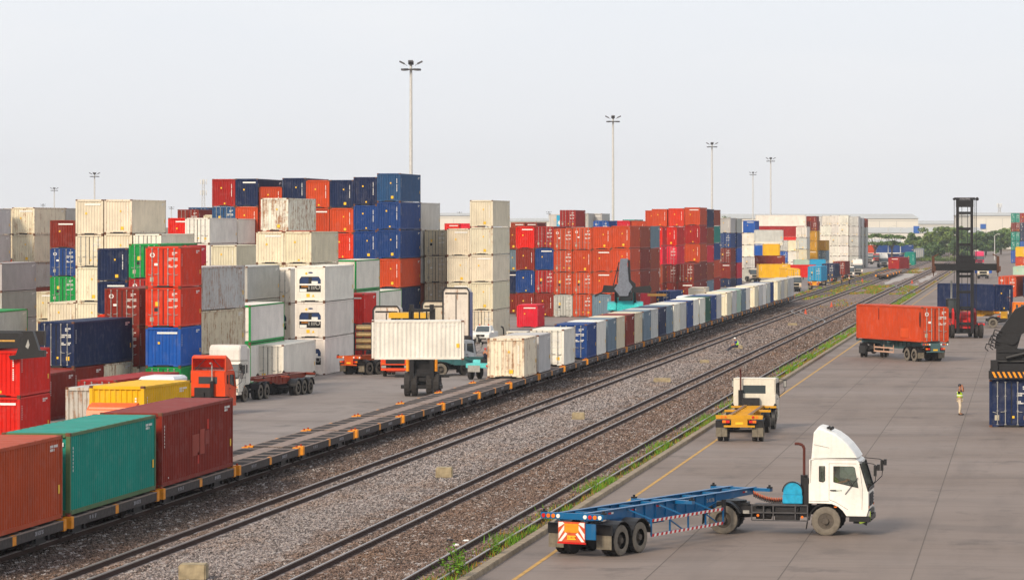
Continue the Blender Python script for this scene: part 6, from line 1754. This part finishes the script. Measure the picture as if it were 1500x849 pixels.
skeletal('trailer under the cream container behind the middle of the train', (120, 90, 60), x + 1.25, y - .1, GL, 90, L=6.3, axles=2, zt=max(1.2, CAMH - (421 - HOR) / 10.3 - 2.62 - GL), wear=.4, gooseneck=False, flaps=False)
x, y = S(1052 - 40, 12.0)
# white delivery roof behind the train and behind the yellow box at left
def boxtruck(px, s, topy, label, wdt=2.2, ln=4.5, col=(232, 232, 232), rz=0):
    x, y = S(px, s); zt_ = CAMH - (topy - HOR) / s - GL
    t = thing('box_truck', label, 'truck', (x, y, GL), R(rz))
    secs = []
    for q, zz in ((1, zt_ - .35), (1, zt_ - .18), (.9, zt_ - .04), (.75, zt_)):
        secs.append([(-wdt / 2 * q, (1 - q) * 2, zz), (wdt / 2 * q, (1 - q) * 2, zz), (wdt / 2 * q, ln - (1 - q) * 2, zz), (-wdt / 2 * q, ln - (1 - q) * 2, zz)])
    secs.insert(0, [(-wdt / 2, 0, .8), (wdt / 2, 0, .8), (wdt / 2, ln, .8), (-wdt / 2, ln, .8)])
    MB().loft(secs).build('body', M_COACH, t, col4(col, .05))
    for xx in (-.9, .9):
        for yy_ in (.6, ln - .6): MB().cyl((xx - .15, yy_, .5), (xx + .15, yy_, .5), .5, 14).build('wheel', M_RUB, t)
boxtruck(229, 25.5, 551, 'rounded white truck roof above the yellow container', 2.1, 3.2)
boxtruck(1000, 12.0, 433.5, 'white truck roof just above the middle of the container train', 1.6, 8)

# ------------------------------------------------------------------ far trucks
def far_truck(px, py, head, col, label, load=None, z=GL, s_=None, trailer=None, wear=.3, th=1.45, fairing=None):
    x, y = P(px, py, z); f = Vector((math.cos(R(head)), math.sin(R(head))))
    tractor('tractor_unit', label, col, x, y, z, head, wb=3.4, wear=wear, exhaust=None, dirty=True, fairing=fairing)
    if load:
        cn, T, L, lb, tl = load
        ln = {40: 12.19, 20: 6.06}[L]
        rr = Vector((x, y)) - f * (.75 + ln + .35)
        container(rr.x, rr.y, z + th + .02, T, cn, 2.6, L, R(head - 90), lb, None, .1, detail=3)
        skeletal(tl, (190, 140, 40), rr.x, rr.y, z, head, L=ln + .1, axles=2, zt=th, wear=.4, gooseneck=False)
far_truck(1163, 427, -80, (220, 205, 180), 'dirty cream truck facing the camera past the end of the container train', ('yellow', 'F', 40, 'yellow container on the dirty cream truck past the train end', 'trailer under the yellow container of the dirty cream truck'), fairing=None)
far_truck(1105, 413, -75, (214, 205, 190), 'white truck with a blue sunscreen in front of the navy and grey stack')
x, y = S(1112, 8.1)
broad(1110, 7.7, 386.5, 1, 'yellow', 'bright yellow container with door end left, on a truck before the mixed far block', h=2.65, L=20, T='D', rz=R(-90 + 14))
x, y = S(1154, 7.2); 
broad(1151, 7.2, 387.5, 1, 'red', 'red container roof between the two yellow ones', h=2.6, L=20, rz=R(-90 + 12))
broad(1162, 6.6, 380, 1, 'mint', 'yellow green box above the red roof in the mixed far block', h=2.6, L=12, rz=R(-90 + 8))
x, y = P(1194, 425, GL)
for nm, pxx, pyy, cn, T, L_, lb in (('a', 1193, 424, 'sky blue', 'D', 40, 'sky blue container with door end forward on a yellow tailed trailer'),
                                ('b', 1213, 418, 'navy', 'D', 40, 'navy container with white lettering right of the sky blue one'),
                                ('c', 1229, 413, 'maroon', 'D', 40, 'dark red container with white lettering, last of the three on trailers')):
    x, y = P(pxx, pyy, GL)
    container(x, y, GL + 1.5, T, cn, 2.75, L_, R(-2), lb, 'three containers waiting on trailers', .05)
    skeletal(lb.replace('container', 'load') + ', its trailer', (220, 140, 20) if nm == 'a' else (60, 60, 66), x, y - .05, GL, 88, L=12.3, axles=2, zt=1.48, wear=.3)
broad(1186, 6.7, 379.5, 1, 'sky blue', 'second sky blue box just behind and above the first', h=2.6, L=12, rz=R(-88))
far_truck(1256, 404, -84, (228, 222, 212), 'white truck right of the waiting trailers, headlights towards the camera', fairing='tall')
far_truck(1243, 409, -84, (232, 228, 220), 'white truck nose beside the standing men by the tracks')
far_truck(1273, 387, -84, (214, 206, 196), 'leftmost of the small trucks parked before the low blue sheds')
far_truck(1284, 385, -84, (222, 60, 40), 'red truck parked between two white ones before the low sheds')
far_truck(1294, 392, -80, (230, 226, 218), 'white truck nearest the red container on the far wagons', fairing='tall')
far_truck(1435, 389, -88, (214, 40, 92), 'pink and blue truck facing the camera under the trees on the right', z=0, fairing='tall')
far_truck(1440, 408, -88, (230, 222, 200), 'cream truck on the right yard below the spreader', z=0)
broad(1428, 7.0, 374, 1, 'bright blue', 'bright blue box on the road behind the mast', h=1.6, L=12, zb=.9)
x, y = S(1266, 6.3)
for nm, px, s_, cn, L_, zz, lb in (('', 1268, 4.6, 'navy', 40, GL, 'low navy shed container behind the small parked trucks'), ('', 1283, 4.5, 'blue', 40, GL + 2.65, 'blue container on the low navy one behind the parked trucks'), ('', 1267, 4.55, 'orange', 12, GL + 2.65, 'orange box end on the low navy one behind the parked trucks')):
    x, y = S(px, s_); container(x, y, zz, 'F', cn, 2.6, L_, R(-88), lb, None, .1, detail=3)

# ------------------------------------------------------------------ people
x, y = P(1406, 607.5)
js = J_stand(); js.update(ell=(.16, .26, 1.33), wrl=(.16, .14, 1.58), hal=(.13, .10, 1.66), elr=(.20, -.22, 1.36), wrr=(.17, -.12, 1.60), har=(.14, -.1, 1.67), knr=(.05, -.12, .5))
ps = person('man in lime vest and cream trousers standing on the yard, hands raised to his head', x, y, 0, R(-12), js, ((36, 36, 42), (216, 198, 172)), vest=(186, 226, 30), helmet=(38, 38, 44))
ps.scale = (1.03, 1.03, 1.03)
x, y = P(1080, 509, .46)
jt = dict(pelvis=(0, 0, .12), waist=(.02, 0, .28), chest=(.10, 0, .50), neck=(.16, 0, .62), head=(.22, 0, .70), crown=(.25, 0, .80),
          shl=(.11, .18, .55), ell=(.25, .24, .32), wrl=(.42, .18, .22), hal=(.50, .15, .2), shr=(.11, -.18, .55), elr=(.25, -.24, .32), wrr=(.42, -.18, .22), har=(.50, -.15, .2),
          hil=(.08, .1, .12), knl=(.52, .14, .02), anl=(.92, .16, -.34), tol=(1.06, .16, -.36), hir=(.08, -.1, .12), knr=(.55, -.12, .08), anr=(1.0, -.14, -.32), tor=(1.14, -.14, -.34), face=(.98, 0, -.1))
person('man in lime vest and white helmet sitting on a concrete block between the tracks', x, y + .35, .47, R(180 + 8), jt, ((28, 44, 130), (40, 42, 60)), vest=(170, 230, 60), helmet=(235, 235, 230))
MB()
x, y = P(1233, 418); person('man in dark clothes standing left of the two by the tracks', x, y, .12, R(20), J_stand(), ((40, 52, 58), (48, 60, 66)), group=None)
x, y = P(1244, 418); person('man in cream shirt and red cap beside the tracks', x, y, .12, R(160), J_stand(), ((226, 216, 190), (50, 44, 52)), helmet=(200, 50, 40))

# ------------------------------------------------------------------ light masts and towers
M_POLE = plain('galvanised_mast', (205, 203, 198), .5, .2)
M_LAMP = plain('floodlight_housing', (92, 90, 92), .5, .2)
def flood_mast(px, s, topy, label, kind=0, g=GL):
    x, y = S(px, s); H = CAMH - (topy - HOR) / s - g
    t = thing('floodlight_mast', label, 'floodlight mast', (x, y, g), R(8))
    MB().cyl((0, 0, 0), (0, 0, H - .6), .3, 10, .17).build('pole', M_POLE, t)
    MB().cyl((0, 0, H - 1.1), (0, 0, H - .95), .75, 14).bar((-.9, 0, H - 1.0), (.9, 0, H - 1.0), .12).cyl((0, 0, H - .95), (0, 0, H - .1), .16, 8).build('ring_frame', M_LAMP, t)
    n = 8
    for i in range(n):
        a = 2 * math.pi * i / n; up_ = .55 if i % 2 == 0 else -.05; r0, r1 = .5, 1.45
        c, s2 = math.cos(a), math.sin(a); zb = H - .55 if i % 2 == 0 else H - 1.0
        l_ = MB(); l_.bar((c * r0, s2 * r0, zb), (c * .8, s2 * .8, zb + up_ * .4), .06)
        l_.bar((c * .8, s2 * .8, zb + up_ * .4), (c * r1, s2 * r1, zb + up_), .62, .2)
        l_.build('floodlight', M_LAMP, t)
flood_mast(602, 11.6, 90, 'tallest floodlight mast rising behind the dark blue stack')
flood_mast(898, 7.9, 170, 'second floodlight mast behind the long orange block')
flood_mast(1043, 6.0, 209, 'floodlight mast above the second orange block')
flood_mast(1129, 4.9, 231, 'floodlight mast above the mixed far block, right of the shorter one')
flood_mast(1103, 3.9, 252, 'shorter floodlight mast left of the one above the mixed far block')
flood_mast(138.5, 5.4, 253, 'floodlight mast above the tall cream block at left')
flood_mast(79.5, 4.0, 275, 'floodlight mast above the far left grey block')
flood_mast(63, 2.6, 299, 'tiny mast head just above the far left grey block')
flood_mast(251, 2.8, 303, 'tiny mast head right of the tall cream block')
flood_mast(673, 2.8, 310.5, 'tiny mast head over the white warehouse left of the cream tower')
flood_mast(804, 2.8, 310, 'tiny mast head left of the dark red door container')
def lamp_post(px, s, topy, label, arm=1.5):
    x, y = S(px, s); H = CAMH - (topy - HOR) / s
    t = thing('lamp_post', label, 'lamp post', (x, y, 0), 0, 'lamp posts by the trees')
    MB().cyl((0, 0, 0), (0, 0, H), .16, 8, .1).build('pole', M_POLE, t)
    MB().bar((0, 0, H), (arm, 0, H + .5), .12).bar((arm, 0, H + .5), (arm + .9, 0, H + .4), .3, .16).build('lamp_head', M_POLE, t)
lamp_post(1301, 4.6, 333, 'left lamp post before the umbrella trees')
lamp_post(1319, 4.6, 336, 'lamp post left of the big trees')
lamp_post(1457, 4.7, 345, 'lamp post right of the tall mast before the trees', .8)
def lattice(px, s, topy, label, g=0, hw=1.1):
    x, y = S(px, s); H = CAMH - (topy - HOR) / s - g
    t = thing('telecom_tower', label, 'telecom tower', (x, y, g), R(20)); m = MB(); n = 14
    for a, b_ in ((-1, -1), (1, -1), (1, 1), (-1, 1)): m.bar((a * hw, b_ * hw, 0), (a * hw * .4, b_ * hw * .4, H), .14)
    for i in range(n):
        z0, z1 = H * i / n, H * (i + 1) / n; w0, w1 = hw * (1 - .6 * i / n), hw * (1 - .6 * (i + 1) / n)
        for a, b_, c, d in ((-1, -1, 1, -1), (1, -1, 1, 1), (1, 1, -1, 1), (-1, 1, -1, -1)): m.bar((a * w0, b_ * w0, z0), (c * w1, d * w1, z1), .09); m.bar((a * w0, b_ * w0, z0), (c * w0, d * w0, z0), .09)
    m.build('lattice', M_POLE, t)
    for k_, z in enumerate((H - 1, H - 6)):
        a_ = MB()
        for i in range(4): q = i * 1.57; a_.cbox(math.cos(q) * 1.3, math.sin(q) * 1.3, z, .4, .4, 2.2)
        a_.build('antenna', M_WHITE, t)
lattice(298, 3.2, 263, 'lattice telecom tower left of the tall blue block')
lattice(1464, 2.6, 298, 'faint telecom tower above the warehouse at right')

# ------------------------------------------------------------------ background buildings
M_SHED = plain('shed_cladding', (222, 217, 206), .7, 0, .08, .05)
M_SHEDR = plain('shed_roof', (186, 186, 182), .6, 0, .08, .05)
M_SHEDG = plain('shed_grey', (196, 194, 188), .7, 0, .1, .05)  # kept near the sky tone, so distance haze sits in the colour
def shed(px0, px1, s, ytop, label, ybase=None, ridge=None, col=M_SHED, depth=60, blue=()):
    x, y = S(px0, s); ln = (px1 - px0) / s; z1 = CAMH - (ytop - HOR) / s; e_ = ridge or ytop
    zr = CAMH - (e_ - HOR) / s
    t = thing('warehouse', label, 'warehouse', (x, y, 0), TH)
    MB().box(0, ln, 0, depth, -1, z1).build('wall', col, t)
    MB().prism([(-.5, z1), (depth / 2, max(zr, z1 + 1.5)), (depth + .5, z1)], -.6, ln + .6, axis='x').build('roof', M_SHEDR, t)
    w_ = MB()
    w_.box(0, ln, -.1, -.02, z1 - 1.2, z1 - .9); w_.box(0, ln, -.12, -.02, (z1) * .45, z1 * .45 + .8)
    for i in range(int(ln / 8)): w_.box(i * 8, i * 8 + .25, -.08, -.02, 0, z1 - 1.2)
    w_.build('cladding_strip', M_SHEDG, t)
    for a, b_, c, d in blue:
        MB().box((a - px0) / s, (b_ - px0) / s, -.4, -.13, CAMH - (d - HOR) / s, CAMH - (c - HOR) / s).build('banner', plain('blue_banner', (40, 96, 176), .6), t)
shed(1040, 1345, 3.1, 320, 'long white warehouse behind the far white block and small parked trucks', ridge=313)
shed(1250, 1500, 2.7, 328, 'grey roofed long shed behind the trees in the centre right', col=M_SHEDG, ridge=323)
shed(1252, 1440, 3.6, 341, 'low pale warehouse with blue banners behind the trees', ridge=333, blue=((1338, 1346.5, 331, 341.5), ), depth=40)
shed(1420, 1640, 3.0, 316, 'white warehouse behind the trees at the right edge', ridge=311, blue=((1436, 1444, 328, 335),))
shed(640, 705, 3.0, 316, 'white warehouse roof between the dark blue stack and cream tower', ridge=314)
shed(735, 850, 3.0, 324, 'low white warehouse behind the long orange block', ridge=322)
shed(1262, 1320, 4.0, 356, 'low pale shed behind the red container on far wagons', ridge=353, depth=14)

# ------------------------------------------------------------------ trees
def leaf_mat(name, c):
    m, nt, b = new_mat(name)
    g_ = N(nt, 'NewGeometry'); oi = N(nt, 'ObjectInfo')
    nn = noise(nt, g_.outputs['Position'], .35, 4)
    f = ramp(nt, nn, .3, .7, .55, 1.5)
    v = N(nt, 'VectorMath', operation='SCALE'); v.inputs[0].default_value = c; nt.links.new(f, v.inputs['Scale'])
    nt.links.new(v.outputs[0], b.inputs['Base Color']); b.inputs['Roughness'].default_value = .7
    b.inputs['Specular IOR Level'].default_value = .2
    return m
LEAF = [leaf_mat('leaf_mid', (.105, .18, .045)), leaf_mat('leaf_dark', (.075, .135, .05)), leaf_mat('leaf_light', (.17, .23, .055))]
M_BARK = plain('bark', (84, 70, 58), .9)
def tree(px, s, topy, wpx, label, seed, mi=0, umbrella=False, n=6500):
    rnd = random.Random(seed); x, y = S(px, s); H = CAMH - (topy - HOR) / s; W2 = wpx / s / 2 * 1.12
    t = thing('tree', label, 'tree', (x, y, 0), 0, 'trees beyond the yard')
    tr = MB(); tr.cyl((0, 0, 0), (.2, 0, H * .45), .35, 8, .2); ends = []
    for i in range(9):
        a = i * 2.4 + rnd.random(); rr = W2 * rnd.uniform(.3, .75); z = H * (rnd.uniform(.5, .85) if not umbrella else rnd.uniform(.7, .85))
        e_ = Vector((math.cos(a) * rr, math.sin(a) * rr, z)); tr.cyl((.15, 0, H * rnd.uniform(.25, .42)), e_, .14, 6, .04); ends.append(e_)
    tr.build('trunk', M_BARK, t)
    cl = []
    for i in range(44 if not umbrella else 26):
        a = rnd.uniform(0, 6.28); q = rnd.random() ** .5
        if umbrella:
            k_ = i % 2; zz = H * (.92 - .25 * k_) - q * 1.0; c = Vector((math.cos(a) * W2 * q, math.sin(a) * W2 * q, zz)); sz = (rnd.uniform(.9, 1.6), .4)
        else:
            zz = H * rnd.uniform(.22, .88); pr = math.sin(math.pi * min(.95, max(.12, (zz / H - .05)))) ** .55
            c = Vector((math.cos(a) * W2 * q * pr, math.sin(a) * W2 * q * pr, zz)); sz = (rnd.uniform(.9, 1.9), rnd.uniform(.7, 1.4))
        cl.append((c, sz))
    cr3 = MB()
    for i in range(n):
        c, sz = rnd.choice(cl); d = Vector((rnd.gauss(0, 1), rnd.gauss(0, 1), rnd.gauss(0, 1))).normalized() * (rnd.random() ** .35)
        p = c + Vector((d.x * sz[0], d.y * sz[0], d.z * sz[1]))
        u = Vector((rnd.gauss(0, 1), rnd.gauss(0, 1), rnd.gauss(0, .6))).normalized(); v_ = u.cross(Vector((rnd.gauss(0, 1), rnd.gauss(0, 1), 1))).normalized()
        q = rnd.uniform(.22, .5)
        cr3.m(0 if rnd.random() < .6 else (1 if rnd.random() < .5 else 2)); cr3.add([p - u * q, p + v_ * q * .6, p + u * q, p - v_ * q * .6], [(0, 1, 2, 3)])
    o = cr3.build('crown', [LEAF[mi], LEAF[1], LEAF[2]], t)
for a in ((1352, 4.2, 337, 44, 'broad tree left of the centre of the grove, dark base', 1, 0), (1372, 4.3, 329, 46, 'tallest light green tree in the grove left of the mast', 2, 2),
          (1338, 4.3, 352, 30, 'low bush like tree at the left end of the grove', 3, 2), (1396, 4.2, 331, 44, 'dense tree just left of the black mast', 4, 0),
          (1420, 4.1, 340, 42, 'tree seen through the black mast', 5, 1), (1444, 4.1, 338, 44, 'tree right of the black mast', 6, 1), (1466, 4.0, 336, 40, 'dark tree left of the far right stack', 7, 0),
          (1486, 3.9, 331, 44, 'tree behind the far right green stack', 8, 2), (1364, 4.6, 357, 30, 'round low tree above the tank wagon', 9, 1), (1408, 4.4, 352, 34, 'low dark tree behind the mast foot', 10, 1)):
    tree(*a[:7], mi=a[6])if False else tree(a[0], a[1], a[2], a[3], a[4], a[5], a[6])
tree(1281, 4.6, 340, 34, 'flat crowned umbrella tree above the small parked trucks, left one', 21, 0, True, 1800)
tree(1306, 4.7, 340, 30, 'flat crowned umbrella tree above the red container on wagons', 22, 0, True, 1800)
tree(1062, 3.4, 312, 12, 'bit of tree crown right of the second orange block', 23, 0, False, 900)
br = random.Random(9)
for i, (px, lb) in enumerate(((1352, 'left'), (1372, 'middle'), (1392, 'right'))):
    x, y = S(px, 4.9); t = thing('bush', f'{lb} one of three low bushes at the end of the tracks', 'bush', (x, y, 0), 0, 'bushes at the end of the tracks'); m = MB()
    for _ in range(900):
        a = br.uniform(0, 6.28); q = br.random() ** .5 * 3.2; zz = br.random() * 2.2 * (1 - q / 4); p = Vector((math.cos(a) * q, math.sin(a) * q * .6, zz + .1))
        u = Vector((br.gauss(0, 1), br.gauss(0, 1), br.gauss(0, 1))).normalized() * .25; v_ = u.cross(Vector((0, 0, 1))); m.m(0); m.add([p - u, p + v_ * .6, p + u, p - v_ * .6], [(0, 1, 2, 3)])
    m.build('leaves', LEAF[2 if i != 1 else 0], t); MB().cyl((0, 0, 0), (0, 0, 1.2), .1, 6).build('stem', M_BARK, t)

# ------------------------------------------------------------------ air
hz = MB(); hz.box(-1400, 1400, -150, 2600, -2.2, 60)
m = bpy.data.materials.new('haze_air'); m.use_nodes = True; nt = m.node_tree; nt.nodes.clear()
pv = N(nt, 'VolumePrincipled'); pv.inputs['Color'].default_value = (.90, .93, .97, 1); pv.inputs['Density'].default_value = .00011
pv.inputs['Anisotropy'].default_value = .2
mo = N(nt, 'OutputMaterial'); nt.links.new(pv.outputs[0], mo.inputs['Volume'])
h_ = hz.build('haze', m); h_['kind'] = 'stuff'; h_['label'] = 'thin pale haze over the whole yard'; h_['category'] = 'haze'

seen = {}
for o in C.objects:
    if o.parent is None and o.get('label'):
        seen.setdefault(o['label'], []).append(o.name)
for k_, v_ in seen.items():
    if len(v_) > 1: print('DUP LABEL', k_, v_)
